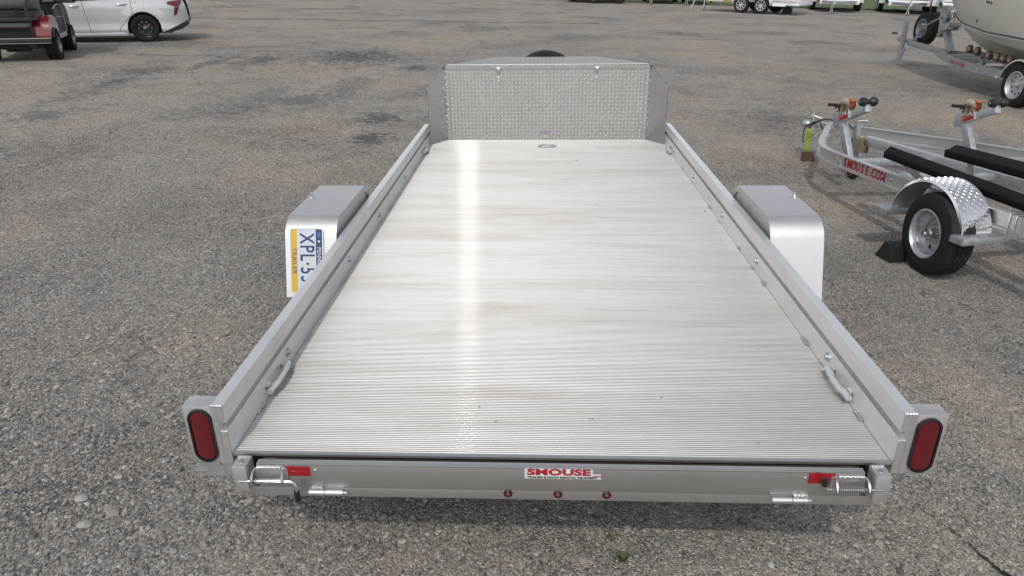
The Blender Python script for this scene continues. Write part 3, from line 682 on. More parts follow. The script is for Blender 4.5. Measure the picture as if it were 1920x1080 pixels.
# wheels under the fenders
def wheel(parent, M, R_, w, rim_r, mats, dish=.09, nlug=5, hub=True, name='wheel', spokes=0, tread=3):
    wh = empty(name, parent, M)                                           # axis along local y, outer face at y = 0 looking to -y, body towards +y
    t = MB(); pr = []
    c = w / 2
    pr += [(rim_r * .98, .012), (rim_r * 1.03, .004), (rim_r * 1.12, .0), (rim_r + (R_ - rim_r) * .55, -.004), (R_ * .955, .010), (R_ * .985, .020)]
    ny_ = tread * 2 + 1
    y0_, y1_ = .024, w - .024
    for i in range(tread + 1):
        a, b_ = y0_ + (y1_ - y0_) * i / (tread + 1), y0_ + (y1_ - y0_) * (i + 1) / (tread + 1)
        crown = lambda y_: R_ - .006 * ((y_ - c) / c) ** 2
        pr += [(crown(a + .003), a + .003), (crown(b_ - .003), b_ - .003)]
        if i < tread: pr += [(crown(b_) - .009, b_ - .0025), (crown(b_) - .009, b_ + .0025)]
    pr += [(R_ * .985, w - .020), (R_ * .955, w - .010), (rim_r + (R_ - rim_r) * .55, w + .004), (rim_r * 1.12, w), (rim_r * .98, w - .012)]
    t.lathe(pr, None, 72)
    m_ = len(pr)                                                          # notch the shoulders into tread blocks
    for i in range(72):
        if i % 3 == 0:
            for k in (5, 6, m_ - 6, m_ - 7):
                p = t.v[i * m_ + k]; r0 = sqrt(p.x ** 2 + p.z ** 2); f = (r0 - .006) / r0; t.v[i * m_ + k] = V((p.x * f, p.y, p.z * f))
    obj('tyre', t, mats[0], wh, ang=28)
    r = MB(); rr = rim_r
    r.lathe([(rr * 1.04, .003), (rr * 1.045, -.002), (rr * 1.0, -.004), (rr * .965, .004), (rr * .95, .018), (rr * .90, .026), (rr * .89, dish * .6), (rr * .80, dish * .85), (rr * .76, dish), (rr * .55, dish * .93), (rr * .42, dish * .98), (rr * .30, dish * .9), (0.001, dish * .9)], None, 48)
    rim = obj('rim', r, mats[1], wh, ang=30)
    if spokes:
        hm_ = MB()
        for k in range(spokes):
            a = 2 * pi * (k + .5) / spokes
            for rad, wd in ((.56, .115), (.74, .135)):
                hm_.add([(rr * (rad - .09) * cos(a - wd * .6), -.001 + dish * .9, rr * (rad - .09) * sin(a - wd * .6)), (rr * (rad - .09) * cos(a + wd * .6), dish * .9 - .001, rr * (rad - .09) * sin(a + wd * .6)), (rr * (rad + .1) * cos(a + wd), dish * .83, rr * (rad + .1) * sin(a + wd)), (rr * (rad + .1) * cos(a - wd), dish * .83, rr * (rad + .1) * sin(a - wd))], [(0, 1, 2, 3)])
        obj('rim_opening_shade', hm_, M_DARK, wh)  # dark facets stand in for the shade between spokes
    else:
        for k in range(10 if nlug > 5 else 5):
            a = 2 * pi * (k + .5) / (10 if nlug > 5 else 5); h_ = MB(); px, pz = rr * .665 * cos(a), rr * .665 * sin(a)
            h_.cyl((px, dish * .92, pz), (px, dish * 1.05, pz), rr * .075, 10); obj('rim_hole_shade', h_, M_DARK, wh)  # dark plugs painted as the shade inside the rim holes
    if hub:
        h_ = MB(); h_.lathe([(0, -.006 + dish * .18), (rr * .13, -.004 + dish * .18), (rr * .15, dish * .3), (rr * .15, dish * .5), (rr * .20, dish * .55), (rr * .22, dish * .95)], None, 20); obj('hub', h_, mats[2], wh)
        for k in range(nlug):
            a = 2 * pi * k / nlug + .3; g_ = MB(); px, pz = rr * .40 * cos(a), rr * .40 * sin(a)
            g_.cyl((px, dish * .95, pz), (px, dish * .72, pz), rr * .062, 6); g_.cyl((px, dish * .72, pz), (px, dish * .5, pz), rr * .035, 8); obj('lug_nut', g_, mats[2], wh)
    return wh
for s in (-1, 1):
    gz = -.5 - .027 * s * 1.16 + .008 * 1.82
    wheel(FT, T(s * 1.262, 1.82, gz + .30) @ RZ(0 if s > 0 else pi) @ RZ(pi / 2), .30, .185, .175, (M_RUB, M_GALV, M_ZINC))
# tread plate box at the front
HB = .826; HY = 4.346; HT = .617
hb = MB(); hb.b(-HB, HB, HY, HY + .004, 0.001, HT - .004); hb.b(-HB, -HB + .004, HY + .0045, HY + .40, 0, HT - .02); hb.b(HB - .004, HB, HY + .0045, HY + .40, 0, HT - .02)
box = obj('front_panel', hb, M_TREAD, FT)
def lozenges(x0, x1, z0, z1, step, place, phase=0):
    mb = MB(); nx_ = int((x1 - x0) / step); nz_ = int((z1 - z0) / step)
    for i in range(nx_):
        for j in range(nz_):
            cx, cz = x0 + (i + .5) * step, z0 + (j + .5) * step
            a = RAD(45) if (i + j) % 2 else RAD(-45)
            l, w, h = step * .50, step * .14, .0032
            u = (cos(a), sin(a)); n_ = (-sin(a), cos(a))
            P = lambda s_, t_, h_: place(cx + u[0] * s_ + n_[0] * t_, cz + u[1] * s_ + n_[1] * t_, h_)
            mb.add([P(-l, 0, 0), P(0, -w, 0), P(l, 0, 0), P(0, w, 0), P(-l * .62, 0, h), P(0, -w * .45, h), P(l * .62, 0, h), P(0, w * .45, h)],
                   [(0, 1, 5, 4), (1, 2, 6, 5), (2, 3, 7, 6), (3, 0, 4, 7), (4, 5, 6, 7)])
    return mb
tag(obj('tread_pattern', lozenges(-HB + .014, HB - .014, .006, HT - .012, .030, lambda x, z, h: V((x, HY - h, z))), M_TREADP, box, ang=20), kind='stuff')
# corner strips
for s in (-1, 1):
    c_ = MB(); c_.b(*sorted((s * (HB - .012), s * (HB + .022))), HY - .0045, HY - .0015, .002, HT - .006); cs = obj('corner_strip', c_, M_TREAD, FT)
    tag(obj('tread_pattern', lozenges(min(s * (HB - .010), s * (HB + .020)), max(s * (HB - .010), s * (HB + .020)), .01, HT - .01, .026, lambda x, z, h: V((x, HY - .0045 - h, z))), M_TREADP, cs, ang=20), kind='stuff')
    for zb in (.07, .30, .56):
        b_ = MB(); b_.cyl((s * (HB + .006), HY - .005, zb), (s * (HB + .006), HY - .011, zb), .008, 10); obj('bolt', b_, M_ZINC, FT)
    # angled wing panel, outer edge towards the rear
    A, B_ = V((s * (HB + .020), HY - .004, 0)), V((s * .974, 4.150, 0)); wv = B_ - A; nrm = V((-wv.y, wv.x, 0)).normalized() * .0025
    pts = [(0, .003), (1, .003), (1, .462), (.12, .612), (0, .612)]
    wg = MB(); n_ = len(pts)
    wg.v = [A + wv * u + V((0, 0, z)) + nrm for u, z in pts] + [A + wv * u + V((0, 0, z)) - nrm for u, z in pts]
    wg.f = [list(range(n_)), list(range(n_, 2 * n_))[::-1]] + [[k, (k + 1) % n_, n_ + (k + 1) % n_, n_ + k] for k in range(n_)]
    obj('wing_panel', wg, M_WING, FT)
    ep = MB(); ep.b(*sorted((s * .977, s * 1.012)), 4.171, 4.176, -.03, .168); obj('rail_cap', ep, M_DARK, FT)
# lid
lid = MB(); LZ = HT
top = [(-HB - .002, HY - .012), (HB + .002, HY - .012), (HB + .002, HY + .012), (.445, 4.875), (-.450, 4.875), (-HB - .002, HY + .012)]
lid.prism(top, .006, T(0, 0, LZ)); lid.prism([(-HB - .002, HY - .015), (HB + .002, HY - .015), (HB + .002, HY - .0122), (-HB - .002, HY - .0122)], .034, T(0, 0, LZ - .026))
li = obj('lid', lid, M_TREAD, FT)
lr = MB()                                                                # pressed ribs running front to back over the lid
for i in range(46):
    x = -HB + .02 + i * (2 * HB - .04) / 45; ymax = HY + .012 + (4.875 - HY - .012) * min(1, max(0, (HB - abs(x)) / (HB - .447)))
    if ymax - HY > .05: lr.tube([(x, HY - .002, LZ + .0058), (x, ymax - .012, LZ + .0058)], .0055, 6)
obj('lid_rib', lr, M_TREAD, li).__setitem__('kind', 'stuff')
le_ = MB(); le_.b(-HB, HB, HY - .0165, HY - .0125, LZ - .003, LZ + .008, .001); obj('lid_trim', le_, M_STEEL, li)
sk_ = MB(); sk_.v = [V((x, y_, z_)) for x, y_ in ((-.44, 4.865), (.435, 4.865)) for z_ in (0, LZ)] + [V((x, HY + .40, z_)) for x in (-HB, HB) for z_ in (0, LZ - .02)]
sk_.f = [[0, 1, 3, 2], [4, 5, 1, 0], [6, 7, 3, 2]]; obj('box_side', sk_, M_TREAD, FT)
# two draw latches
for x in (-.400, .412):
    l_ = MB(); l_.b(x - .014, x + .014, HY - .021, HY - .016, LZ - .052, LZ - .012, .002); l_.b(x - .010, x + .010, HY - .026, HY - .020, LZ - .042, LZ - .020, .002); dl = obj('draw_latch', l_, M_STEEL, FT)
    l_ = MB(); l_.tube([(x - .008, HY - .014, LZ - .052), (x - .008, HY - .014, LZ - .085)], .0025, 6); l_.tube([(x + .008, HY - .014, LZ - .052), (x + .008, HY - .014, LZ - .085)], .0025, 6); obj('bail', l_, M_STEEL, dl)
    l_ = MB(); l_.b(x - .014, x + .014, HY - .009, HY - .002, LZ - .125, LZ - .084, .002); l_.b(x - .012, x + .012, HY - .018, HY - .009, LZ - .094, LZ - .086, .001); l_.b(x - .010, x + .010, HY - .014, HY - .009, LZ - .135, LZ - .124, .002); obj('keeper', l_, M_ZINC, dl)
for x in (-.513, -.006, .513):
    b_ = MB(); b_.cyl((x, HY, .032), (x, HY - .010, .032), .011, 10); b_.cyl((x, HY - .01, .032), (x, HY - .016, .032), .006, 8); obj('bolt', b_, M_ZINC, FT)
sm = MB(); rr_ = random.Random(3); pts = []
for k in range(28):
    a = 2 * pi * k / 28; q_ = 1 + rr_.uniform(-.28, .18); pts.append((-.006 + .055 * cos(a) * q_, .066 + .018 * sin(a) * q_))
sm.prism(pts, .0006, T(0, HY - .0026, 0) @ XZ); obj('ground_down_patch', sm, M_GALV_D, FT)
# recessed tie-down ring in the deck
rp = MB(); n_ = 24
for (a_, b_, z_) in ((.080, .060, .0022), (.078, .057, .0042), (.058, .040, .0042), (.052, .034, -.002)):
    for k in range(n_): g_ = 2 * pi * k / n_; rp.v.append(V((.003 + a_ * cos(g_), 4.095 + b_ * sin(g_), z_)))
for q_ in range(3):
    for k in range(n_): k2 = (k + 1) % n_; rp.f.append([q_ * n_ + k, q_ * n_ + k2, (q_ + 1) * n_ + k2, (q_ + 1) * n_ + k])
rp.f.append([3 * n_ + k for k in range(n_)]); pan = obj('recessed_ring_pan', rp, M_STEEL, FT)
rg = MB(); rg.tube([(.003 + .034 * cos(a), 4.09 + .020 * sin(a), .007) for a in [2 * pi * k / 20 for k in range(20)]], .0048, 8, closed=True); rg.b(-.040, .046, 4.068, 4.080, .003, .008, .002); obj('ring', rg, M_ZINC, pan)
# debris on the deck
M_LEAF = mat('dead_leaf', (.12, .08, .05), .8)
for x, y_, r_, lab in ((.225, 3.60, .010, 'dark leaf scrap lying on the bare deck nearest the tread plate box'), (-.19, .18, .006, 'right one of two tiny leaf scraps on the deck by the rear edge'), (-.25, .26, .005, 'left one of two tiny leaf scraps on the deck by the rear edge'), (.935, 2.36, .010, 'pale leaf scrap on the deck beside the right side rail'), (.36, .33, .004, 'lone dark speck of leaf near the rear edge, right of the deck middle')):
    lf = MB(); lf.add([(x - r_, y_, .001), (x, y_ - r_ * .5, .004), (x + r_, y_ + r_ * .3, .0015), (x + r_ * .1, y_ + r_ * .7, .003)], [(0, 1, 2, 3)])
    tag(obj('dead_leaf', lf, M_LEAF, None, MT), lab, 'leaf', 'leaf scraps on the deck')
# spare tyre carried upright in front of the box, tongue and jack
wheel(FT, T(-.006, 5.02, .325) @ RZ(0), .330, .19, .185, (M_RUB, M_GALV, M_ZINC), name='spare_wheel')
tg = MB(); tg.beam((-.75, 4.3, -.10), (0, 6.1, -.10), .06, .10); tg.beam((.75, 4.3, -.10), (0, 6.1, -.10), .06, .10); tg.beam((0, 5.9, -.10), (0, 6.45, -.10), .08, .09); tg.beam((-.006, 5.14, -.06), (-.006, 5.14, .34), .06, .06); obj('tongue', tg, M_ALU, FT)
jk = MB(); jk.cyl((.12, 6.0, -.38), (.12, 6.0, .35), .03, 12); jk.cyl((.12, 6.0, -.50), (.12, 6.0, -.38), .022, 10); jk.box((.12, 6.0, -.50), (.14, .14, .012)); obj('tongue_jack', jk, M_GALV, FT)
fx = MB()
for yb in (.3, 1.1, 1.82, 2.6, 3.4, 4.1): fx.b(-.97, .97, yb - .025, yb + .025, -.11, -.031)
fx.b(-1.2, 1.2, 1.79, 1.85, -.24, -.18); fx.b(-.97, -.90, .02, 4.2, -.15, -.0355); fx.b(.90, .97, .02, 4.2, -.15, -.0355); fx.b(-.90, .90, .03, .09, -.16, -.0355); obj('cross_member', fx, M_ALUX, FT).__setitem__('kind', 'stuff')  # side beams and rear beam added to cut the light under the deck

# ---------------------------------------------------------------- small two-place boat trailer at the right (local frame: x to its rear, y to its far side, z up)
def frame(o, hd, be):
    th, b = RAD(hd), RAD(be); u = V((sin(th) * cos(b), -cos(th) * cos(b), sin(b))); y = V((cos(th), sin(th), 0)); w = u.cross(y)
    return Matrix(((u.x, y.x, w.x, o[0]), (u.y, y.y, w.y, o[1]), (u.z, y.z, w.z, o[2]), (0, 0, 0, 1)))
def smooth(pts, n=5):                                                     # Catmull-Rom through points
    P = [V(p) for p in pts]; out = []
    for i in range(len(P) - 1):
        a, b, c, d = P[max(i - 1, 0)], P[i], P[i + 1], P[min(i + 2, len(P) - 1)]
        for k in range(n):
            t = k / n; out.append(.5 * ((2 * b) + (c - a) * t + (2 * a - 5 * b + 4 * c - d) * t * t + (3 * b - a - 3 * c + d) * t ** 3))
    return out + [P[-1]]
def ibeam(h, w, tw=.006, tf=.007):
    return [(-w / 2, -h), (w / 2, -h), (w / 2, -h + tf), (tw / 2, -h + tf * 1.6), (tw / 2, -tf * 1.6), (w / 2, -tf), (w / 2, 0), (-w / 2, 0), (-w / 2, -tf), (-tw / 2, -tf * 1.6), (-tw / 2, -h + tf * 1.6), (-w / 2, -h + tf)]
JM = frame((2.49, 2.66, 0), 14, 2.5)
JT = thing('boat_trailer', 'empty low boat trailer with two winch posts and black bunks, right of the flatbed', 'boat trailer', JM)
RT = .495
near = smooth([(-2.97, 1.24, RT), (-2.55, .91, RT), (-2.13, .585, RT), (-1.93, .455, RT), (-1.72, .385, RT), (-1.4, .345, RT), (-.98, .306, RT), (-.5, .268, RT), (0, .262, RT), (1.9, .25, RT)], 5)
far = smooth([(-2.97, 1.33, RT), (-2.74, 1.45, RT), (-2.33, 1.65, RT), (-1.87, 1.875, RT), (-1.40, 2.05, RT), (-.9, 2.19, RT), (0, 2.27, RT), (1.9, 2.28, RT)], 4)
IB = ibeam(.108, .056)
for pth in (near, far):
    r = MB(); r.sweep(IB, pth); rl = obj('frame_rail', r, M_FEND, JT, ang=30)
    if pth is near: RAIL1 = rl
# lettering along the near rail web
def on_path(path, u):
    for a, b in zip(path, path[1:]):
        if a.x <= u <= b.x:
            t = (u - a.x) / (b.x - a.x); p = a.lerp(b, t); d = (b - a).normalized(); return p, d
for i, ch in enumerate('SMOUSE.COM'):
    u = -1.44 + .0620 * (i if i < 6 else (i - .30 if i == 6 else i - .62))
    p, d = on_path(near, u); n_ = V((d.y, -d.x, 0)).normalized(); upv = V((0, 0, 1))
    o_ = p + n_ * .0055 + V((0, 0, -.058))
    Mx = Matrix(((d.x, upv.x, n_.x, o_.x), (d.y, upv.y, n_.y, o_.y), (d.z, upv.z, n_.z, o_.z), (0, 0, 0, 1)))
    text('lettering', ch, .098, M_RED, RAIL1, Mx, .0006, .0026, .80)
for u in (-1.60, -1.46, -.925, -.83, -.66):
    p, d = on_path(near, u); n_ = V((d.y, -d.x, 0)).normalized(); b = MB(); o_ = p + n_ * .003 + V((0, 0, -.05)); b.cyl(o_, o_ + n_ * .010, .014, 8); b.cyl(o_ + n_ * .010, o_ + n_ * .018, .007, 8); obj('bolt', b, M_ZINC, RAIL1)
# tongue tube, cross tubes
b = MB(); b.beam((-2.12, 1.06, .475), (-.55, 1.27, .41), .07, .085, bev=.005); obj('tongue_tube', b, M_GALV, JT)
for (u0, y0, u1, y1) in ((-1.52, .34, -1.28, 2.06), (-.97, .31, -.70, 2.2), (.75, .27, .95, 2.28)):
    b = MB(); b.beam((u0, y0, .425), (u1, y1, .425), .055, .055, bev=.004); obj('cross_tube', b, M_GALV, JT)
# coupler
cp = empty('coupler', JT)
b = MB(); b.beam((-2.92, 1.27, .47), (-3.08, 1.13, .475), .075, .06, bev=.006); b.blob((-3.13, 1.085, .475), (.052, .048, .04), 12, 8); b.b(-3.01, -2.90, 1.17, 1.35, .488, .5); obj('coupler_body', b, M_GALV, cp)
b = MB(); b.tube([(-3.06, 1.15, .5), (-3.03, 1.18, .54), (-3.10, 1.11, .565)], .012, 8); b.tube([(-3.08, 1.12, .50), (-3.085, 1.115, .60)], .009, 8); obj('latch', b, M_GALV, cp)
b = MB(); b.tube([(-3.02, 1.1, .47), (-3.0, 1.06, .40), (-2.97, 1.09, .36), (-2.96, 1.15, .42)], .012, 8); obj('chain', b, M_GALV_D, cp)
# wiring loom and safety strap
b = MB(); b.tube(smooth([(-3.04, 1.06, .36), (-3.05, 1.08, .47), (-2.98, 1.17, .535), (-2.90, 1.28, .535), (-2.80, 1.36, .50), (-2.74, 1.40, .42), (-2.70, 1.36, .38)], 6), .009, 8); b.tube(smooth([(-2.99, .98, .30), (-3.03, 1.0, .44), (-2.96, 1.10, .525), (-2.93, 1.14, .44)], 6), .007, 8); b.cyl((-2.72, 1.36, .37), (-2.66, 1.33, .355), .018, 10); obj('wiring_loom', b, M_BLK, JT)
b = MB(); b.grid(lambda s, t: V((-2.965 - .015 * s + .006 * sin(9 * s), .985 + .055 * t + .02 * s, .445 - .235 * s + .008 * sin(5 * t))), 10, 3); obj('safety_strap', b, M_NEON, JT)
b = MB(); b.add([(-2.95, .96, .21), (-2.95, 1.07, .21), (-2.93, 1.10, .05), (-2.93, .93, .05), (-2.90, .97, .21), (-2.90, 1.06, .21), (-2.86, 1.10, .05), (-2.86, .93, .05)], [(0, 1, 2, 3), (4, 5, 6, 7), (0, 3, 7, 4), (1, 2, 6, 5), (0, 1, 5, 4), (3, 2, 6, 7)]); obj('rusty_jack_pad', b, M_RUST, JT)
# swing jack with its wheel
jk = empty('swing_jack', JT)
b = MB(); b.beam((-2.275, 1.04, .60), (-2.22, 1.04, .20), .045, .05, up=(1, 0, 0)); obj('jack_post', b, M_GALV_D, jk)
b = MB(); b.cyl((-2.277, 1.04, .60), (-2.277, 1.04, .63), .02, 10); b.cyl((-2.28, 1.04, .632), (-2.24, 1.12, .636), .014, 10); obj('jack_crank', b, M_GALV_D, jk)
b = MB(); b.b(-2.235, -2.15, 1.02, 1.09, .36, .50, .004); b.b(-2.17, -2.10, 1.00, 1.012, .37, .49); b.b(-2.25, -2.14, 1.095, 1.105, .35, .505); obj('jack_bracket', b, M_YZINC, jk)
b = MB(); b.lathe([(.012, .0), (.045, .0), (.062, .006), (.068, .014), (.068, .042), (.062, .050), (.045, .056), (.012, .056)], T(-2.21, 1.01, .164), 24); jw = obj('jack_wheel', b, M_BLK, jk)
for k in range(6):
    a = 2 * pi * k / 6; q = MB(); q.cyl((-2.21 + .032 * cos(a), 1.0095, .164 + .032 * sin(a)), (-2.21 + .032 * cos(a), 1.008, .164 + .032 * sin(a)), .009, 8); obj('wheel_spoke_gap', q, M_VINYL, jw)
# winch posts
def winch_post(du, dy):
    wp = empty('winch_post', JT, T(du, dy, 0))
    b = MB(); b.beam((-1.83, .68, .36), (-2.055, .68, .75), .066, .055, up=(0, 1, 0), bev=.004); obj('post', b, M_GALV, wp)
    b = MB(); b.beam((-2.065, .68, .69), (-1.715, .68, .838), .058, .062, up=(0, 0, 1), bev=.004); b.beam((-2.072, .68, .63), (-2.092, .68, .775), .07, .06, up=(0, 1, 0), bev=.004); b.beam((-2.03, .646, .715), (-1.91, .646, .77), .010, .09); obj('arm', b, M_GALV, wp)
    d = (V((-1.715, .68, .838)) - V((-2.065, .68, .69))).normalized(); upv = V((-d.z, 0, d.x)); n_ = V((0, -1, 0))
    o_ = V((-2.065, .68, .69)) + d * .105 + n_ * .0405
    Mx = Matrix(((d.x, upv.x, n_.x, o_.x), (d.y, upv.y, n_.y, o_.y), (d.z, upv.z, n_.z, o_.z), (0, 0, 0, 1)))
    q = MB(); q.prism([(-.058, -.026), (.058, -.026), (.058, .026), (-.058, .026)], .001, Mx); dc = obj('sticker', q, M_RED, wp)
    q = MB(); q.prism([(-.058, .006), (.058, .006), (.058, .010), (-.058, .010)], .0004, Mx @ T(0, 0, .0012)); obj('sticker_line', q, M_WHITE, dc)
    q = MB(); q.tube([(-1.935, .645, .755), (-1.93, .60, .755), (-1.90, .60, .775)], .012, 8); obj('tie_bolt', q, M_STEEL, wp)
    # winch
    wn = empty('winch', wp)
    b = MB(); b.lathe([(0, -.004), (.046, -.004), (.056, 0), (.056, .006), (.02, .008), (.02, .075), (.05, .077), (.05, .082), (0, .082)], T(-1.965, .63, .838), 24); b.b(-2.0, -1.93, .625, .632, .76, .84); b.b(-2.0, -1.93, .708, .714, .76, .84); obj('reel', b, M_YZINC, wn)
    b = MB(); b.lathe([(.02, .015), (.044, .015), (.046, .04), (.044, .072), (.02, .072)], T(-1.965, .63, .838), 20); b.grid(lambda s, t: V((-1.945 + .10 * s, .645 + .052 * t, .884 - .012 * s - .01 * sin(4 * s))), 6, 2); obj('strap', b, M_ORANGE, wn)
    b = MB(); b.tube([(-1.965, .625, .835), (-1.965, .575, .835), (-1.99, .56, .80)], .008, 8); b.beam((-1.99, .60, .77), (-1.985, .60, .845), .022, .006); obj('crank', b, M_RUST, wn)
    b = MB(); b.tube([(-2.075, .545, .822), (-2.066, .548, .824), (-2.03, .555, .826), (-1.965, .57, .830), (-1.955, .572, .830)], [.009, .0165, .014, .0165, .010], 10); obj('crank_grip', b, M_BLK, wn)
    # bow roller: two black balls on a spool
    b = MB(); b.lathe([(0, 0), (.018, .001), (.034, .012), (.040, .030), (.038, .046), (.026, .066), (.021, .084), (.026, .102), (.038, .120), (.040, .138), (.034, .156), (.018, .167), (0, .168)], T(-1.735, .600, .888), 24); obj('bow_roller', b, M_BLK, wp)
    b = MB(); b.cyl((-1.735, .600, .888), (-1.735, .606, .888), .010, 8); b.beam((-1.735, .68, .83), (-1.735, .68, .888), .02, .04, up=(0, 1, 0)); obj('roller_pin', b, M_ZINC, wp)
    return wp
winch_post(0, 0); winch_post(.245, 1.07)
# carpeted bunks on slotted brackets
def bunk(p0, p1, w, h, tilt):
    b = MB(); p0, p1 = V(p0), V(p1); d = (p1 - p0).normalized(); up = V((0, -sin(RAD(tilt)), cos(RAD(tilt))))
    L_ = (p1 - p0).length
    a = up.cross(d).normalized(); u = d.cross(a)
    hw, hh = w / 2, h / 2; prof = []
    for cx, cz, a0 in ((hw - .012, hh - .012, 0), (-hw + .012, hh - .012, 90), (-hw + .012, -hh + .012, 180), (hw - .012, -hh + .012, 270)):
        for k in range(4): g = RAD(a0 + 30 * k); prof.append((cx + .012 * cos(g), cz + .012 * sin(g)))
    n_ = len(prof); nn = 40; vs = []
    for i in range(nn + 1):
        t = i / nn
        for x, z in prof:
            j = .0012 * noise.noise(V((t * 40, x * 60, z * 60)))
            cut = (.045 - x * .55 + z * .2) if i == 0 else 0
            vs.append(p0 + d * (L_ * t + cut) + a * (x + j) + u * (z + j))
    b.v = vs
    for i in range(nn):
        for k in range(n_): k2 = (k + 1) % n_; b.f.append([i * n_ + k, i * n_ + k2, (i + 1) * n_ + k2, (i + 1) * n_ + k])
    b.f += [list(range(n_)), [nn * n_ + k for k in range(n_)]]
    return obj('bunk', b, M_CARPET, JT, ang=50)
bunk((-1.10, .40, .605), (1.9, .40, .44), .100, .058, 18); bunk((-1.04, .92, .605), (1.9, .92, .575), .165, .060, 8)
for (u0, y0, z0, u1, z1) in ((-.93, .42, .585, -.66, .44), (-.80, .93, .58, -.78, .44), (.5, .40, .56, .72, .44)):
    b = MB(); b.beam((u0, y0, z0), (u1, y0 + .02, z1), .006, .055, up=(1, 0, 1), bev=0); br = obj('bunk_bracket', b, M_GALV, JT)
    d = V((u1 - u0, .02, z1 - z0))
    for k in range(5):
        c = V((u0, y0, z0)) + d * (.25 + .15 * k); q = MB(); q.cyl(c + V((0, -.0045, 0)), c + V((0, -.0032, 0)), .006, 8); obj('slot', q, M_WHITE, br)
# axle, wheel, fender, steps, U-bolt
UC = -.09
b = MB(); b.beam((UC, .18, .255), (UC, 2.35, .255), .05, .05); obj('axle', b, M_GALV, JT)
WJ = wheel(JT, T(UC, .0, .268) @ RZ(RAD(-9)), .272, .172, .157, (M_RUB, M_GALV, M_ZINC), dish=.085)
b = MB(); b.lathe([(.016, -.014), (.020, -.014), (.024, .0), (.024, .02), (.034, .03), (.036, .08)], None, 16); obj('grease_cap', b, M_ZINC, WJ)
wheel(JT, T(UC, 2.55, .268) @ RZ(pi), .272, .172, .157, (M_RUB, M_GALV, M_ZINC), dish=.085)
fm = MB(); FR_, FC = .328, (UC - .055, .285); ys = (.012, .020, .235, .243); aa = [RAD(4 + 172 * k / 26) for k in range(27)]
for y_, r_ in ((.012, FR_ - .018), (.018, FR_), (.236, FR_), (.242, FR_ - .012)):
    for a in aa: fm.v.append(V((FC[0] + r_ * cos(a), y_, FC[1] + r_ * sin(a))))
for q in range(3):
    for k in range(26): fm.f.append([q * 27 + k, q * 27 + k + 1, (q + 1) * 27 + k + 1, (q + 1) * 27 + k])
M_TREADB = mat('bright_tread_plate', (.80, .80, .81), .2, 1, .05, 14, rvar=.06)
fe = obj('fender', fm, M_TREADB, JT, ang=40)
tag(obj('tread_pattern', lozenges(RAD(16) * FR_, RAD(172) * FR_, .024, .232, .025, lambda s_, y_, h: V((FC[0] + (FR_ + h * 1.6) * cos(s_ / FR_), y_, FC[1] + (FR_ + h * 1.6) * sin(s_ / FR_)))), M_TREADB, fe, ang=20), kind='stuff')
fi = MB()
for y_ in (.022, .234):
    for a in aa: fi.v.append(V((FC[0] + (FR_ - .004) * cos(a), y_, FC[1] + (FR_ - .004) * sin(a))))
for k in range(26): fi.f.append([k, k + 1, 27 + k + 1, 27 + k])
obj('fender_liner', fi, M_GALV_D, fe)
for (u0, u1) in ((.155, .262), (-.565, -.425)):
    b = MB(); b.b(u0, u1, -.045, .30, .300, .345, .006); obj('step_plate', b, M_GALV, JT)
for u in (.30, .345):
    b = MB(); b.tube([(u, .215, .375), (u, .215, .502), (u, .31, .502), (u, .31, .375)], .007, 8); obj('u_bolt', b, M_ZINC, JT)
b = MB(); b.beam((-.20, .26, .32), (-.20, .26, .60), .02, .006); obj('fender_stay', b, M_DARK, JT)
# wheel chock: separate thing on the ground
ch = MB(); cpoly = [(-.075, 0), (.105, 0), (.105, .045), (.03, .155), (-.02, .165), (-.075, .06)]
cht = thing('wheel_chock', 'black rubber wheel chock against the front of the empty boat trailer wheel', 'wheel chock', T(2.405, 2.965, 0) @ RZ(RAD(-78)) @ Matrix.Scale(.76, 4))
ch.prism([(x * .9, z) for x, z in [(-.13, 0), (.10, 0), (.085, .07), (.02, .16), (-.035, .165)]], .17, T(0, .085, 0) @ RX(pi / 2)); obj('wedge', ch, M_BLKM, cht)
q = MB()
for k in range(3): q.b(-.11 + .03 * k, -.10 + .03 * k, -.086, .086, .01 + .045 * k, .03 + .045 * k)
obj('grip_rib', q, M_BLKM, cht).__setitem__('kind', 'stuff')

# ---------------------------------------------------------------- boat on its trailer, upper right
BM = frame((7.0, 9.36, 0), 3.5, 0)
BT = thing('boat_trailer', 'weathered grey galvanised trailer with spare wheel, carrying the beige boat', 'boat trailer', BM)
IB2 = [(-.032, -.125), (.032, -.125), (.032, 0), (-.032, 0)]
H2 = .44
near2 = smooth([(-3.80, 1.02, H2), (-3.45, .90, H2), (-3.0, .70, H2), (-2.6, .53, H2), (-2.1, .37, H2), (-1.5, .30, H2), (-.7, .27, H2), (.4, .265, H2), (2.6, .265, H2)], 4)
far2 = smooth([(-3.80, 1.08, H2), (-3.6, 1.27, H2), (-2.9, 1.52, H2), (-2.2, 1.74, H2), (-1.3, 1.83, H2), (2.6, 1.84, H2)], 4)
for pth in (near2, far2):
    r = MB(); r.sweep(IB2, pth); rl = obj('frame_rail', r, M_GALV_D, BT, ang=30)
    if pth is near2: R2 = rl
for i, chs in enumerate('SMOUSE.COM'):
    u = -2.32 + .066 * (i if i < 6 else (i - .3 if i == 6 else i - .62)); p, d = on_path(near2, u); n_ = V((d.y, -d.x, 0)).normalized(); o_ = p + n_ * .034 + V((0, 0, -.062))
    Mx = Matrix(((d.x, 0, n_.x, o_.x), (d.y, 0, n_.y, o_.y), (d.z, 1, n_.z, o_.z), (0, 0, 0, 1))); text('lettering', chs, .088, M_RED, R2, Mx, .0006, .001, 1.0)
b = MB(); b.beam((-4.95, 1.05, .455), (-3.65, 1.05, .40), .085, .11, bev=.006); obj('tongue_tube', b, M_GALV_D, BT)
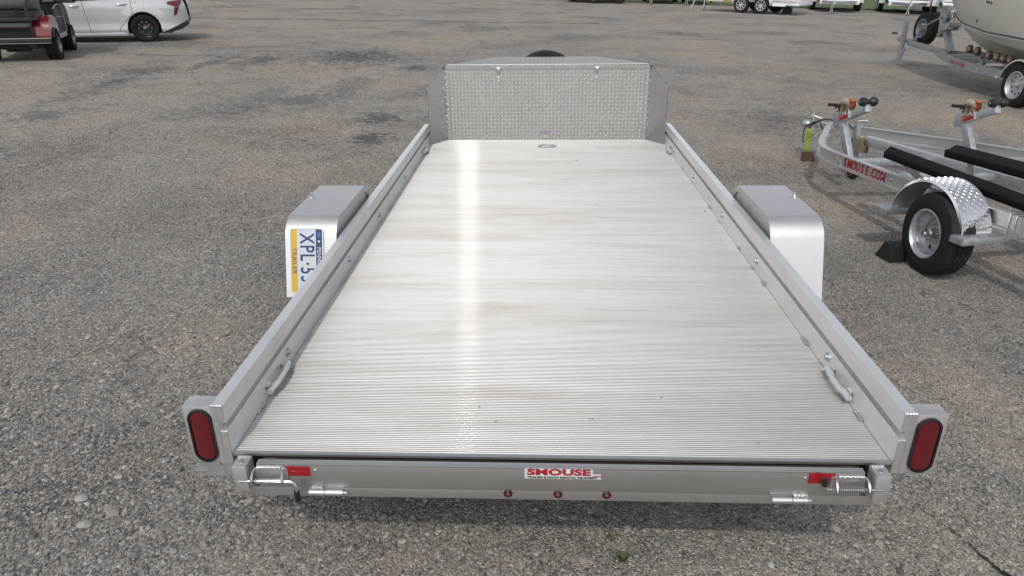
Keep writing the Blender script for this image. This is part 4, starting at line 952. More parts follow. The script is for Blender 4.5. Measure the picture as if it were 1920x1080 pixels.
b = MB(); b.b(-5.30, -5.0, 1.01, 1.09, .44, .52, .01); b.blob((-5.33, 1.05, .50), (.06, .05, .045), 10, 6); b.tube([(-5.2, 1.05, .52), (-5.12, 1.05, .57)], .018, 6); obj('coupler', b, M_GALV_D, BT)
b = MB(); b.beam((-5.06, .99, .02), (-5.10, .99, .86), .075, .075, up=(1, 0, 0)); b.box((-5.06, .99, .012), (.16, .16, .02)); b.cyl((-5.08, .955, .60), (-5.14, .85, .62), .012, 8); j2 = obj('tongue_jack', b, M_GALV_D, BT)
b = MB(); b.cyl((-5.14, .86, .62), (-5.16, .76, .625), .02, 8); obj('jack_handle', b, M_RUST, j2)
b = MB(); b.tube(smooth([(-5.0, .98, .46), (-5.05, .96, .30), (-4.98, .98, .22), (-4.93, 1.0, .34)], 5), .014, 7); obj('safety_chain', b, M_GALV_D, BT)
b = MB(); b.b(-3.78, -3.70, .97, 1.0, .36, .42); obj('side_marker', b, M_AMBER, BT)
wheel(BT, T(-4.80, 1.16, .745), .32, .20, .185, (M_RUB, M_GALV_D, M_GALV_D), dish=.07, name='spare_wheel', nlug=5)
b = MB(); b.beam((-4.82, 1.10, .46), (-4.80, 1.15, .74), .05, .05, up=(0, 1, 0)); b.beam((-4.95, 1.08, .50), (-4.62, 1.10, .62), .03, .03); obj('spare_mount', b, M_GALV_D, BT)
wp = empty('winch_post', BT)
b = MB(); b.beam((-3.42, 1.05, .42), (-3.75, 1.05, .80), .10, .10, up=(0, 1, 0)); b.beam((-3.72, 1.05, .76), (-4.02, 1.05, 1.20), .09, .11, up=(0, 1, 0)); b.beam((-3.46, 1.05, .40), (-3.62, 1.05, .42), .16, .03); obj('post', b, M_GALV_D, wp)
b = MB(); b.b(-4.07, -3.98, .995, 1.105, 1.17, 1.225, .01); obj('post_cap', b, M_BLK, wp)
b = MB(); b.beam((-3.86, 1.0, .83), (-3.52, .98, .88), .09, .10); b.beam((-3.86, 1.10, .83), (-3.52, 1.14, .88), .03, .12); b.cyl((-3.55, .93, .90), (-3.55, 1.17, .90), .05, 10); obj('bow_stop', b, M_GALV_D, wp)
b = MB(); b.lathe([(0, 0), (.07, 0), (.07, .01), (.03, .01), (.03, .09), (.07, .09), (.07, .1), (0, .1)], T(-3.80, .98, 1.02), 16); obj('winch', b, M_GALV_D, wp)
b = MB(); b.tube(smooth([(-3.85, .96, 1.02), (-4.0, .90, .94), (-4.15, .88, .86), (-4.33, .88, .86)], 4), .018, 7); obj('winch_handle', b, M_GALV_D, wp)
b = MB()
for k in range(4): b.tube([(-3.78 + .085 * cos(a) - .02 * k, 1.05 + .09 * sin(a), .80 - .03 * k + .05 * cos(a)) for a in [2 * pi * j / 14 for j in range(14)]], .016, 6, closed=True)
b.tube([(-3.80, .98, .80), (-3.82, .96, .72), (-3.80, .97, .66)], .016, 6); obj('rope', b, M_ROPE, wp)
for u in (-2.55, -1.4, .9):
    b = MB(); y0 = [p for p in near2 if p.x >= u][0].y; b.b(u - .035, u + .035, y0 - .0 + .03, 2.1 - y0 - .03, .33, .415); obj('cross_tube', b, M_GALV_D, BT)
b = MB(); b.b(-3.05, -2.98, .74, 1.40, .335, .43); obj('cross_tube', b, M_GALV_D, BT)
# keel and side rollers on rocker arms
M_ROLL = mat('amber_rubber_roller', (.085, .045, .026), .6, 0, .25, 20, dirt=.4)
M_ROLLC = mat('roller_hub', (.26, .22, .16), .5, 0, .15, 20)
for (u, y_, z_) in ((-2.40, .70, .585), (-2.17, .70, .575), (-1.55, .50, .575), (-1.33, .50, .57), (-1.17, .50, .565), (-1.0, .50, .56)):
    b = MB(); b.lathe([(0, 0), (.045, 0), (.072, .008), (.075, .05), (.045, .06), (0, .06)], T(u, y_, z_), 16); ro = obj('keel_roller', b, M_ROLL, BT)
    b = MB(); b.lathe([(0, -.006), (.036, -.004), (.040, .002)], T(u, y_, z_), 12); obj('roller_hub', b, M_ROLLC, ro)
for (u0, u1, y_) in ((-2.52, -2.05, .79), (-1.66, -.88, .59)):
    b = MB(); b.beam((u0, y_, .545), (u1, y_, .525), .05, .07); b.beam(((u0 + u1) / 2, y_, .53), ((u0 + u1) / 2 + .3, y_, .38), .05, .06); obj('roller_arm', b, M_GALV_D, BT)
wheel(BT, T(-.02, 0, .308), .312, .20, .190, (M_RUB, M_GALV, M_ZINC), dish=.05, nlug=6)
wheel(BT, T(-.02, 2.10, .308) @ RZ(pi), .312, .20, .190, (M_RUB, M_GALV, M_ZINC), dish=.05, nlug=6)
b = MB(); b.beam((-.02, .2, .30), (-.02, 1.9, .30), .06, .06); obj('axle', b, M_GALV_D, BT)
f2 = MB(); r2, c2 = .375, (-.02, .30); aa2 = [RAD(8 + 162 * k / 22) for k in range(23)]
for y_, r_ in ((-.012, r2 - .02), (-.006, r2), (.21, r2), (.216, r2 - .01)):
    for a in aa2: f2.v.append(V((c2[0] + r_ * cos(a), y_, c2[1] + r_ * sin(a))))
for q in range(3):
    for k in range(22): f2.f.append([q * 23 + k, q * 23 + k + 1, (q + 1) * 23 + k + 1, (q + 1) * 23 + k])
obj('fender', f2, M_GALV, BT, ang=40)
b = MB(); b.cyl((-.50, .02, .36), (-.43, .02, .36), .022, 10); b.beam((-.44, .04, .36), (-.2, .26, .38), .03, .02); obj('fender_bracket', b, M_GALV, BT)
# the boat
def interp(tab, x):
    if x <= tab[0][0]: return tab[0][1]
    for (a, p), (b, q) in zip(tab, tab[1:]):
        if x <= b: return p + (q - p) * (x - a) / (b - a)
    return tab[-1][1]
KW = [(-4.45, 2.05), (-4.1, 1.66), (-3.80, 1.34), (-3.62, 1.13), (-3.35, .95), (-3.07, .80), (-2.75, .66), (-2.45, .57), (-1.97, .50), (-1, .47), (2.5, .45)]
CHB = [(-3.25, 0), (-2.9, .08), (-2.1, .27), (-1.4, .44), (-.64, .60), (.6, .80), (2.5, .90)]; CW = [(-3.25, .90), (-2.1, .78), (-.64, .735), (2.5, .70)]
SHB = [(-3.66, 0), (-3.4, .06), (-2.975, .165), (-2.4, .31), (-1.873, .46), (-1.2, .63), (-.453, .80), (.8, .97), (2.5, 1.04)]; SW = [(-3.66, 1.17), (-3.4, 1.04), (-2.975, .965), (-1.873, .915), (-.453, .925), (2.5, .93)]
EHB = [(-4.45, 0), (-4.2, .16), (-3.8, .36), (-3.2, .60), (-2.4, .82), (-1.2, 1.0), (.3, 1.1), (2.5, 1.12)]; EW = [(-4.45, 2.05), (-3, 1.93), (-1, 1.80), (2.5, 1.65)]
BO = thing('motor_boat', 'beige boat hull with a dark waterline stripe, on the grey trailer at the upper right', 'boat', BM)
us = [-4.45 + .11 * i for i in range(64)]
def sect(u):
    k = interp(KW, u); out = [V((u, 0, k))]
    for hb, ww in ((CHB, CW), (SHB, SW), (EHB, EW)):
        h = interp(hb, u); out.append(V((u, h, max(k, interp(ww, u)) if h > 0 else k)))
    return out
SEC = [sect(u) for u in us]
def strip(a, b, n, bulge):
    mb = MB()
    for s in (-1, 1):
        o = len(mb.v)
        for se in SEC:
            p, q = se[a], se[b]
            for j in range(n + 1):
                t = j / n; w = p.lerp(q, t); w.y += bulge * 4 * t * (1 - t) * min(1, q.y); mb.v.append(V((w.x, 1.05 + s * w.y, w.z)))
        for i in range(len(SEC) - 1):
            for j in range(n): mb.f.append([o + i * (n + 1) + j, o + i * (n + 1) + j + 1, o + (i + 1) * (n + 1) + j + 1, o + (i + 1) * (n + 1) + j])
    return mb
obj('hull_bottom', strip(0, 1, 4, .03), M_CREAM_D, BO, ang=50)
obj('lower_hull', strip(1, 2, 3, .012), M_CREAM, BO, ang=50)
obj('hull_side', strip(2, 3, 6, .05), M_CREAM, BO, ang=50)
for s in (-1, 1):
    b = MB(); pts = [V((se[2].x, 1.05 + s * (se[2].y + .004), se[2].z)) for se in SEC if se[2].y > 0]; b.tube(pts, .012, 6); obj('waterline_stripe', b, M_BLK, BO)
    b = MB(); b.tube([p + V((0, s * .002, -.026)) for p in pts], .009, 6); obj('stripe_trim', b, M_PWHT, BO)
    b = MB(); b.tube([V((se[3].x, 1.05 + s * (se[3].y + .004), se[3].z)) for se in SEC], .03, 6); obj('rub_rail', b, M_BLK, BO)
b = MB()
for se in SEC: b.v += [V((se[3].x, 1.05 - se[3].y, se[3].z)), V((se[3].x, 1.05 + se[3].y, se[3].z))]
for i in range(len(SEC) - 1): b.f.append([2 * i, 2 * i + 1, 2 * i + 3, 2 * i + 2])
obj('deck', b, M_CREAM, BO)
b = MB(); se = SEC[-1]; b.v = [V((p.x, 1.05 - p.y, p.z)) for p in se] + [V((p.x, 1.05 + p.y, p.z)) for p in se[::-1][:3]]; b.f = [list(range(len(b.v)))]; obj('transom', b, M_CREAM, BO)
def hull_y(u, z):
    se = sect(u); p, q = se[2], se[3]; t = (z - p.z) / (q.z - p.z); return 1.05 - (p.y + (q.y - p.y) * t + .05 * 4 * t * (1 - t) * min(1, q.y))
for u, z in ((-1.53, 1.40), (-1.45, 1.395), (-1.37, 1.39)):
    y_ = hull_y(u, z); b = MB(); b.cyl((u, y_ + .02, z), (u - .004, y_ - .008, z), .021, 14); vn = obj('vent_hole', b, M_BLK, BO)
b = MB(); y_ = hull_y(-2.15, 1.075); b.tube([(-2.15, y_, 1.10), (-2.15, y_ - .02, 1.08), (-2.14, y_ - .012, 1.05)], .010, 6); obj('drain_fitting', b, M_BLK, BO)
b = MB(); b.tube([(-3.72, 1.05, 1.20), (-3.80, 1.05, 1.17), (-3.76, 1.05, 1.13), (-3.66, 1.05, 1.14)], .014, 6); obj('bow_eye', b, M_STEEL, BO)

# ---------------------------------------------------------------- white saloon car, upper left (local frame: x to its rear, y into the car, z up; origin under the near rear wheel)
CA = RAD(23)
CM = T(-9.47, 15.77, 0) @ RZ(CA) @ Matrix.Scale(.93, 4)
CAR = thing('parked_car', 'white four door saloon car with black alloy wheels behind the red cart', 'car', CM)
WBASE = 2.85; FRONT = -WBASE - .93; REAR = 1.07; WID = 1.86; AR = .392
def sidey(u, z):
    y = .015 + .16 * max(0, (.30 - z) / .30) ** 1.5 + .055 * max(0, (z - .72) / .3) ** 1.6
    y += -.018 * math.exp(-((z - .30) / .06) ** 2) + .016 * math.exp(-((z - .46) / .13) ** 2) - .012 * math.exp(-((z - .84) / .06) ** 2)
    if u > .45: y += .42 * ((u - .45) / .62) ** 2.4
    if u < FRONT + .75: y += .55 * ((FRONT + .75 - u) / .75) ** 2.2
    for c in (0, -WBASE):                                                # flared arches
        d = sqrt((u - c) ** 2 + (z - .33) ** 2)
        if d < .60: y -= .028 * max(0, 1 - abs(d - .42) / .18)
    return y
def belt(u): return .945 + (u + 2.06) * .040 if u < .35 else min(1.045, .945 + 2.41 * .040 + (u - .35) * .01)
def zbot(u):
    z = .185
    for c in (0, -WBASE):
        if abs(u - c) < AR: z = max(z, .335 + sqrt(max(0, AR ** 2 - (u - c) ** 2)))
    if AR <= u: z = .235 + .17 * max(0, (u - .42) / .65) ** 1.1 
    return z
from mathutils.geometry import delaunay_2d_cdt
def cdt_panel(outline, far=False, off=0., step=.06):
    P = [V((a, b)).to_2d() for a, b in outline]; n = len(P)
    def inside(q):
        c = False; k = n - 1
        for m in range(n):
            a, b = P[m], P[k]
            if (a.y > q.y) != (b.y > q.y) and q.x < (b.x - a.x) * (q.y - a.y) / (b.y - a.y) + a.x: c = not c
            k = m
        return c
    pts = list(P); x0, x1 = min(p.x for p in P), max(p.x for p in P); z0, z1 = min(p.y for p in P), max(p.y for p in P)
    q_ = x0 + step / 2
    while q_ < x1:
        w = z0 + step / 3
        while w < z1:
            c = V((q_, w)).to_2d()
            if inside(c) and min((c - e).length for e in P) > step * .3: pts.append(c)
            w += step / 1.5
        q_ += step
    vs, es, fs, *_ = delaunay_2d_cdt(pts, [(k, (k + 1) % n) for k in range(n)], [], 1, 1e-5)
    mb = MB()
    for c in vs:
        y = sidey(c.x, c.y) + off; mb.v.append(V((c.x, WID - y if far else y, c.y)))
    mb.f = [list(f) for f in fs]; return mb
e0 = lambda z: -2.30 + .05 * (z - .6)
e1 = lambda z: -1.32 + .10 * (1 - (z - .2) / .8)
e2 = lambda z: -.225 if z > .70 else -.225 - .34 * min(1, (.70 - z) / .36)
G = .0055; SILL = .185
def lin(f, z0, z1, n, d=0): return [(f(z0 + (z1 - z0) * k / n) + d, z0 + (z1 - z0) * k / n) for k in range(n + 1)]
def hor(u0, u1, f, n): return [(u0 + (u1 - u0) * k / n, f(u0 + (u1 - u0) * k / n)) for k in range(1, n)]
def archpts(c, a0, a1, n=26): return [(c + AR * cos(RAD(a0 + (a1 - a0) * k / n)), .335 + AR * sin(RAD(a0 + (a1 - a0) * k / n))) for k in range(n + 1)]
sill = lambda u: SILL
rz0 = zbot(REAR - .02)
OUT = {
 'front_door': lin(e0, SILL, belt(-2.3), 8, G) + hor(-2.27, e1(1) - G, belt, 10) + lin(e1, belt(-1.32), SILL, 8, -G) + hor(-1.25, -2.25, sill, 8),
 'rear_door': lin(e1, SILL, belt(-1.32), 8, G) + hor(e1(1) + G, -.23, belt, 10) + lin(e2, belt(-.23), SILL, 16, -G) + hor(-.58, -1.20, sill, 6),
 'rear_quarter_panel': lin(e2, SILL, belt(-.22), 16, G) + hor(-.21, REAR - .14, belt, 14) + [(REAR - .14, 1.035), (REAR - .08, .95), (REAR - .04, .80), (REAR - .02, .62), (REAR - .01, .50), (REAR - .02, rz0)] + hor(REAR - .02, AR + .02, zbot, 8) + [(AR + .015, .235)] + archpts(0, 0, 180) + [(-AR, SILL)] + hor(-AR, -.55, sill, 3),
 'front_wing': [(FRONT, .30), (FRONT, .62), (FRONT + .12, .78), (FRONT + .5, .86)] + hor(FRONT + .5, -2.31, lambda u: .86 + (u - FRONT - .5) / (-2.3 - FRONT - .5) * (belt(-2.3) - .86), 8) + lin(e0, belt(-2.3), SILL, 8, -G) + [(-WBASE + AR + .02, SILL)] + archpts(-WBASE, 0, 180) + [(-WBASE - AR, .22), (FRONT + .2, .22)]}
for far_ in (False, True):
    obj('front_wing', cdt_panel(OUT['front_wing'], far_), M_CARW, CAR, ang=40)
    d1 = obj('front_door', cdt_panel(OUT['front_door'], far_), M_CARW, CAR, ang=40)
    d2 = obj('rear_door', cdt_panel(OUT['rear_door'], far_), M_CARW, CAR, ang=40)
    qp = obj('rear_quarter_panel', cdt_panel(OUT['rear_quarter_panel'], far_, step=.05), M_CARW, CAR, ang=40)
    if far_: continue
    for dd, u, z in ((d1, -1.50, .865), (d2, -.44, .905)):
        h = MB(); y_ = sidey(u, z); h.tube(smooth([(u - .11, y_ + .006, z - .004), (u - .085, y_ - .022, z), (u, y_ - .030, z + .003), (u + .085, y_ - .024, z + .006), (u + .11, y_ + .004, z + .006)], 4), [.010, .013, .015, .015, .016, .016, .017, .017, .018, .018, .018, .018, .018, .017, .016, .014, .012], 8); hd = obj('door_handle', h, M_CARW, dd)
        h = MB(); h.blob((u, y_ + .002, z), (.075, .006, .026), 14, 8); obj('handle_recess_shade', h, M_VINYL_L, dd)  # grey disc paints the shade in the cup behind the handle
    fl = MB(); ctr = (-.02, .95); pts = [V((ctr[0] + x, sidey(ctr[0] + x, ctr[1] + z) - .0008, ctr[1] + z)) for x, z in rrect(-.085, .085, -.065, .065, .03)]
    fl.tube(pts, .0028, 4, closed=True); obj('fuel_flap_gap', fl, M_VINYL, qp)
    poly = [(.60, .925), (.615, .955), (.70, .975), (.80, .985), (.93, 1.0), (.95, .975), (.915, .90), (.86, .80), (.805, .66), (.74, .625), (.725, .64), (.745, .72), (.77, .82), (.755, .86), (.68, .88), (.62, .895)]
    obj('tail_lamp', cdt_panel(poly, False, -.008, .03), M_LENSD, CAR)
    dfm = MB(); dfm.grid(lambda s, t: V((.42 + .63 * s, sidey(.42 + .63 * s, .3) - .008, (.205 + .14 * max(0, s) ** 1.2) + t * (.03 + .13 * s ** .8))), 16, 4); obj('rear_diffuser', dfm, M_BLKM, CAR)
    ex = MB(); ex.tube([(.90, sidey(.90, .3) - .012, .30), (.99, sidey(.99, .3) - .012, .345), (1.04, sidey(1.04, .3) - .010, .385)], .012, 8); obj('exhaust_trim', ex, M_STEEL, CAR)
    si = MB(); si.grid(lambda s, t: V((-2.40 + 1.98 * s, sidey(-1, .2) - .030 - .012 * (1 - abs(2 * t - 1)), .165 + .075 * t)), 20, 4); obj('side_skirt', si, M_CARW, CAR)
# inner shell hides the gaps; wheel wells
b = MB(); b.b(FRONT + .4, .62, .17, WID - .17, .20, .95); b.b(.42, .95, .40, WID - .40, .30, .95); obj('inner_shell', b, M_DARK, CAR)
for u in (0, -WBASE):
    for a_, b_ in ((.06, .30), (WID - .30, WID - .06)):
        w = MB(); w.lathe([(AR + .006, a_), (AR + .006, b_)], T(u, 0, .335), 24, a0=0, a1=pi); obj('wheel_arch_liner', w, M_DARK, CAR)
M_RIMB = mat('black_alloy', (.014, .014, .015), .35, .2, .2, 20)
M_RIMS = mat('alloy_bolt', (.22, .22, .23), .4, .8, .1, 20)
for u, far_ in ((0, 0), (-WBASE, 0), (0, 1), (-WBASE, 1)):
    w = wheel(CAR, T(u, .035, .333) if not far_ else T(u, WID - .035, .333) @ RZ(pi), .333, .235, .235, (M_RUB, M_RIMB, M_RIMS), dish=.07, nlug=5, spokes=0)
    for k in range(10):
        a = 2 * pi * (k + .5) / 10; sp = MB(); p0 = V((.08 * cos(a), .052, .08 * sin(a))); p1 = V((.222 * cos(a), .018, .222 * sin(a))); sp.beam(p0, p1, .022, .016, up=(0, 1, 0)); obj('rim_spoke', sp, M_RIMB, w)
    for k in range(10):
        a = 2 * pi * k / 10; sp = MB(); sp.cyl((.155 * cos(a), .03, .155 * sin(a)), (.155 * cos(a), .040, .155 * sin(a)), .016, 8); obj('rim_insert', sp, M_RIMS, w)
    sp = MB(); sp.cyl((.08 * cos(.6), .058, .08 * sin(.6) + .02), (.08 * cos(.6), .066, .08 * sin(.6) + .02), .03, 8); obj('brake_caliper', sp, M_PYEL, w)
# glasshouse, roof, tail
gl = MB(); gl.grid(lambda s, t: V((-2.42 + (2.62 - .10) * s + t * (.55 * (1 - s) - .30 * s), sidey(-1, 1) + .012 + .30 * t, belt(-2.42 + 2.52 * s) + .012 + .36 * t)), 16, 4)
gl.grid(lambda s, t: V((-2.42 + (2.62 - .10) * s + t * (.55 * (1 - s) - .30 * s), WID - (sidey(-1, 1) + .012 + .30 * t), belt(-2.42 + 2.52 * s) + .012 + .36 * t)), 16, 4); obj('side_window', gl, M_GLASS, CAR)
b = MB(); b.grid(lambda s, t: V((-2.42 + 2.52 * s, sidey(-1, 1) + .004, belt(-2.42 + 2.52 * s) + .0 + .012 * t)), 16, 1); obj('window_trim', b, M_STEEL, CAR)
for u in (-1.26, .02):
    b = MB(); z0 = belt(u); b.beam((u, sidey(-1, 1) + .005, z0), (u - .06, sidey(-1, 1) + .28, z0 + .35), .012, .07, up=(1, 0, 0)); obj('window_pillar', b, M_BLKM, CAR)
def roofpt(s, t):
    u = -1.90 + 1.75 * s; y = .37 + (WID - .74) * t; return V((u, y, 1.385 + .05 * sin(pi * t) * 1 + .02 * sin(pi * s)))
b = MB(); b.grid(roofpt, 12, 12); obj('roof', b, M_CARW, CAR)
b = MB(); b.grid(lambda s, t: V((-.15 + .65 * s, .37 - .15 * s + (WID - .74 + .3 * s) * t, 1.385 - .30 * s ** 1.3 + (.05 * (1 - s)) * sin(pi * t))), 10, 8); obj('rear_window', b, M_GLASS, CAR)
b = MB(); b.grid(lambda s, t: V((-1.90 - .75 * s, .37 - .2 * s + (WID - .74 + .4 * s) * t, 1.385 - .38 * s + (.05 + .04 * s) * sin(pi * t))), 8, 8); obj('windscreen', b, M_GLASS, CAR)
b = MB(); b.grid(lambda s, t: V((.10 + .88 * s, sidey(.1 + .88 * s, 1.06) + .0 + (WID - 2 * sidey(.1 + .88 * s, 1.06)) * t, belt(.1 + .88 * s) + .02 * sin(pi * t) - .02 * s)), 14, 10); obj('boot_lid', b, M_CARW, CAR)
b = MB(); b.grid(lambda s, t: V((REAR - .12 + .14 * sin(pi * t * .9) + .02, sidey(REAR - .04, .6) + (WID - 2 * sidey(REAR - .04, .6)) * s, .36 + .70 * t)), 10, 8); obj('rear_bumper', b, M_CARW, CAR)
b = MB(); b.grid(lambda s, t: V((-2.65 - 1.1 * s, sidey(-2.65 - 1.1 * s, .95) + (WID - 2 * sidey(-2.65 - 1.1 * s, .95)) * t, belt(-2.65 - 1.1 * s) - .22 * s ** 2 + .05 * sin(pi * t))), 12, 8); obj('bonnet', b, M_CARW, CAR)
b = MB(); b.blob((-2.30, -.10, 1.08), (.07, .11, .08), 12, 8); obj('door_mirror', b, M_CARW, CAR)

# ---------------------------------------------------------------- red golf cart in front of the car (local: x to its right, y forward, z up; origin midway between the rear wheels)
GM = T(-10.05, 12.22, 0) @ RZ(RAD(23))
GC = thing('golf_cart', 'dark red golf cart with grey rear seat and knobbly tyres, cut by the left edge', 'golf cart', GM)
M_RIMG = mat('cart_rim', (.30, .31, .33), .35, .8, .1, 20)
def knob(wh, R_, w):
    kb = MB()
    for i in range(26):
        for j, y_ in enumerate((.02, w * .5, w - .02)):
            a = 2 * pi * (i + .5 * (j % 2)) / 26; c = V(((R_ + .004) * cos(a), y_, (R_ + .004) * sin(a)))
            kb.add([(x, y, z) for x in (-.012, .012) for y in (-.024, .024) for z in (-.016, .016)], [(0, 1, 3, 2), (4, 6, 7, 5), (0, 4, 5, 1), (2, 3, 7, 6), (0, 2, 6, 4), (1, 5, 7, 3)], T(*c) @ RY(-a))
    obj('tread_block', kb, M_RUB, wh).__setitem__('kind', 'stuff')
for x, y_, R_ in ((.53, 0, .243), (-.53, 0, .243), (.52, 1.62, .243), (-.52, 1.62, .243)):
    w = wheel(GC, T(x + (.11 if x > 0 else -.11), y_, R_ + .012) @ RZ(0 if x > 0 else pi) @ RZ(pi / 2), R_, .22, .135, (M_RUB, M_RIMG, M_RIMG), dish=.05, nlug=4); knob(w, R_, .22)
b = MB(); b.b(-.52, .52, -.38, 1.9, .30, .36); b.b(-.42, .42, -.30, .9, .22, .32); obj('chassis', b, M_DARK, GC)
b = MB(); b.cyl((-.45, 0, .25), (.45, 0, .25), .035, 10); b.box((.05, .02, .25), (.2, .22, .18), .03); b.cyl((.18, -.28, .27), (.40, -.24, .27), .05, 10); b.b(-.35, -.33, -.40, -.36, .26, .33); b.b(.30, .32, -.40, -.36, .26, .33); obj('axle_housing', b, M_BLKM, GC)
b = MB(); b.b(-.60, .60, -.475, -.40, .335, .425, .02); bp = obj('rear_bumper', b, M_BLKM, GC)
b = MB(); b.tube([(-.60, -.43, .424), (-.58, -.478, .424), (.58, -.478, .424), (.605, -.44, .424)], .007, 6); b.tube([(-.60, -.43, .338), (-.58, -.478, .338), (.58, -.478, .338), (.605, -.44, .338)], .004, 6); obj('bumper_trim', b, M_VINYL_L, bp)
# rear body: fender humps each side with arch
for s in (-1, 1):
    bd = MB(); arch = [(.30 * cos(RAD(a)), .27 + .30 * sin(RAD(a))) for a in range(150, 20, -12)]
    poly = [(-.40, .40)] + [(-.41, .56), (-.34, .70), (-.16, .79), (.10, .80), (.36, .74), (.42, .60), (.46, .42), (.31, .40)] + arch[::-1]
    bd.prism([(y_, z) for y_, z in poly], .27, Matrix(((0, 0, 1, 0), (1, 0, 0, 0), (0, 1, 0, 0), (0, 0, 0, 1))) if False else Matrix(((0, 0, s, s * .335), (1, 0, 0, 0), (0, 1, 0, 0), (0, 0, 0, 1))))
    rb = obj('rear_body_side', bd, M_CART, GC, ang=50)
    tr = MB(); tr.tube([(s * .612, y_, z) for y_, z in arch], .020, 8); obj('arch_trim', tr, M_BLK, rb)
    rk = MB(); rk.b(*sorted((s * .50, s * .60)), .46, 1.24, .33, .42, .015); obj('rocker_panel', rk, M_VINYL_L, GC)
b = MB(); b.b(-.34, .34, -.34, -.30, .40, .62); obj('rear_body_panel', b, M_CART, GC)
b = MB(); b.b(-.34, .34, -.365, -.342, .42, .60); obj('rear_opening_shade', b, M_DARK, GC)  # solid dark slab, painted as the shade inside the cart's rear
b = MB(); b.b(-.60, .44, -.50, -.08, .735, .785, .012); obj('rear_deck_board', b, M_BLKM, GC)
b = MB(); b.b(-.60, -.34, -.44, -.10, .62, .70, .03); b.b(-.31, .33, -.44, -.10, .62, .70, .03); obj('folded_cushion', b, M_VINYL, GC)
b = MB(); b.tube([(-.74, -.30, 1.10), (-.70, -.30, 1.10), (.36, -.30, 1.10), (.40, -.29, 1.10)], [.13, .155, .155, .12], 18)
bs = MB(); 
for p in b.v: bs.v.append(V((p.x, -.30 + (p.y + .30) * .55, 1.10 + (p.z - 1.10) * 1.12)))
bs.f = b.f; obj('rear_seat_back', bs, M_VINYL, GC, ang=60)
for x in (-.46, .13):
    b = MB(); b.beam((x - .03, -.22, .78), (x, -.24, 1.05), .085, .03, up=(0, 1, 0)); obj('seat_bracket', b, M_BLKM, GC)
b = MB(); b.b(-.60, .44, -.10, -.05, .88, .93, .01); obj('seat_rail', b, M_BLKM, GC)
b = MB(); b.b(-.52, .48, .02, .50, .74, .86, .04); b.b(-.50, .46, -.04, .08, .88, 1.22, .04); obj('front_seat', b, M_VINYL, GC)
b = MB(); b.tube([(.335, -.46, .44), (.33, -.48, .74), (.31, -.46, .98), (.36, -.40, 1.12), (.42, -.30, 1.14)], .019, 8); obj('grab_bar', b, M_BLKM, GC)
for pts in ([(.50, .20, .80), (.48, .14, 1.0), (.46, .10, 1.90)], [(-.52, .20, .80), (-.52, .14, 1.0), (-.50, .10, 1.90)], [(.49, 1.45, .95), (.47, 1.10, 1.90)], [(-.49, 1.45, .95), (-.47, 1.10, 1.90)]): b = MB(); b.tube(pts, .021, 8); obj('canopy_post', b, M_BLKM, GC)
 
b = MB(); b.box((-.02, .55, 1.93), (1.14, 1.9, .06), .025); obj('canopy', b, M_BLK, GC)
# front cowl, side trim loop, basket on the dash
b = MB(); poly = [(1.22, .40), (1.24, .78), (1.36, .98), (1.60, 1.0), (1.95, .86), (2.06, .62), (2.04, .42), (1.90, .42)] + [(1.62 + .28 * cos(RAD(a)), .27 + .28 * sin(RAD(a))) for a in range(30, 160, 13)]
b.prism(poly, 1.10, Matrix(((0, 0, 1, -.55), (1, 0, 0, 0), (0, 1, 0, 0), (0, 0, 0, 1)))); obj('front_cowl', b, M_BLKM, GC, ang=45)
b = MB(); b.tube(smooth([(.585, .44, .90), (.59, .75, .95), (.59, 1.05, .93), (.59, 1.24, .78), (.59, 1.30, .42)], 5), .014, 8); b.tube([(.588, .62, .74), (.588, 1.27, .70)], .012, 6); obj('side_frame', b, M_VINYL_L, GC)
b = MB(); b.b(.545, .575, .46, 1.24, .42, .90); obj('side_panel', b, M_BLKM, GC)
bk = MB()
x0, x1, y0, y1, z0, z1 = .52, .86, 1.02, 1.42, .98, 1.20
for z in (z0, z0 + .07, z0 + .14, z1): bk.tube([(x0, y0, z), (x1, y0, z), (x1, y1, z), (x0, y1, z)], .008, 5, closed=True)
for i in range(7):
    t = i / 6
    for p, q in (((x0 + (x1 - x0) * t, y0), None), ((x0 + (x1 - x0) * t, y1), None), ((x0, y0 + (y1 - y0) * t), None), ((x1, y0 + (y1 - y0) * t), None)): bk.tube([(p[0], p[1], z0), (p[0], p[1], z1)], .006, 5)
bk.b(x0, x1, y0, y1, z0 - .01, z0); obj('wire_basket', bk, M_BLKM, GC)
b = MB(); b.box((.62, 1.12, 1.03), (.09, .16, .09), .02); b.box((.70, 1.12, 1.01), (.14, .1, .03)); obj('basket_contents', b, M_VINYL, GC)
b = MB(); b.tube([(.22, .95, 1.14), (.22, 1.35, .95)], .02, 8); b.tube([(.22 + .17 * cos(a), .95 + .06 * sin(a), 1.14 + .16 * sin(a)) for a in [2 * pi * k / 20 for k in range(20)]], .014, 8, closed=True); obj('steering_wheel', b, M_BLK, GC)

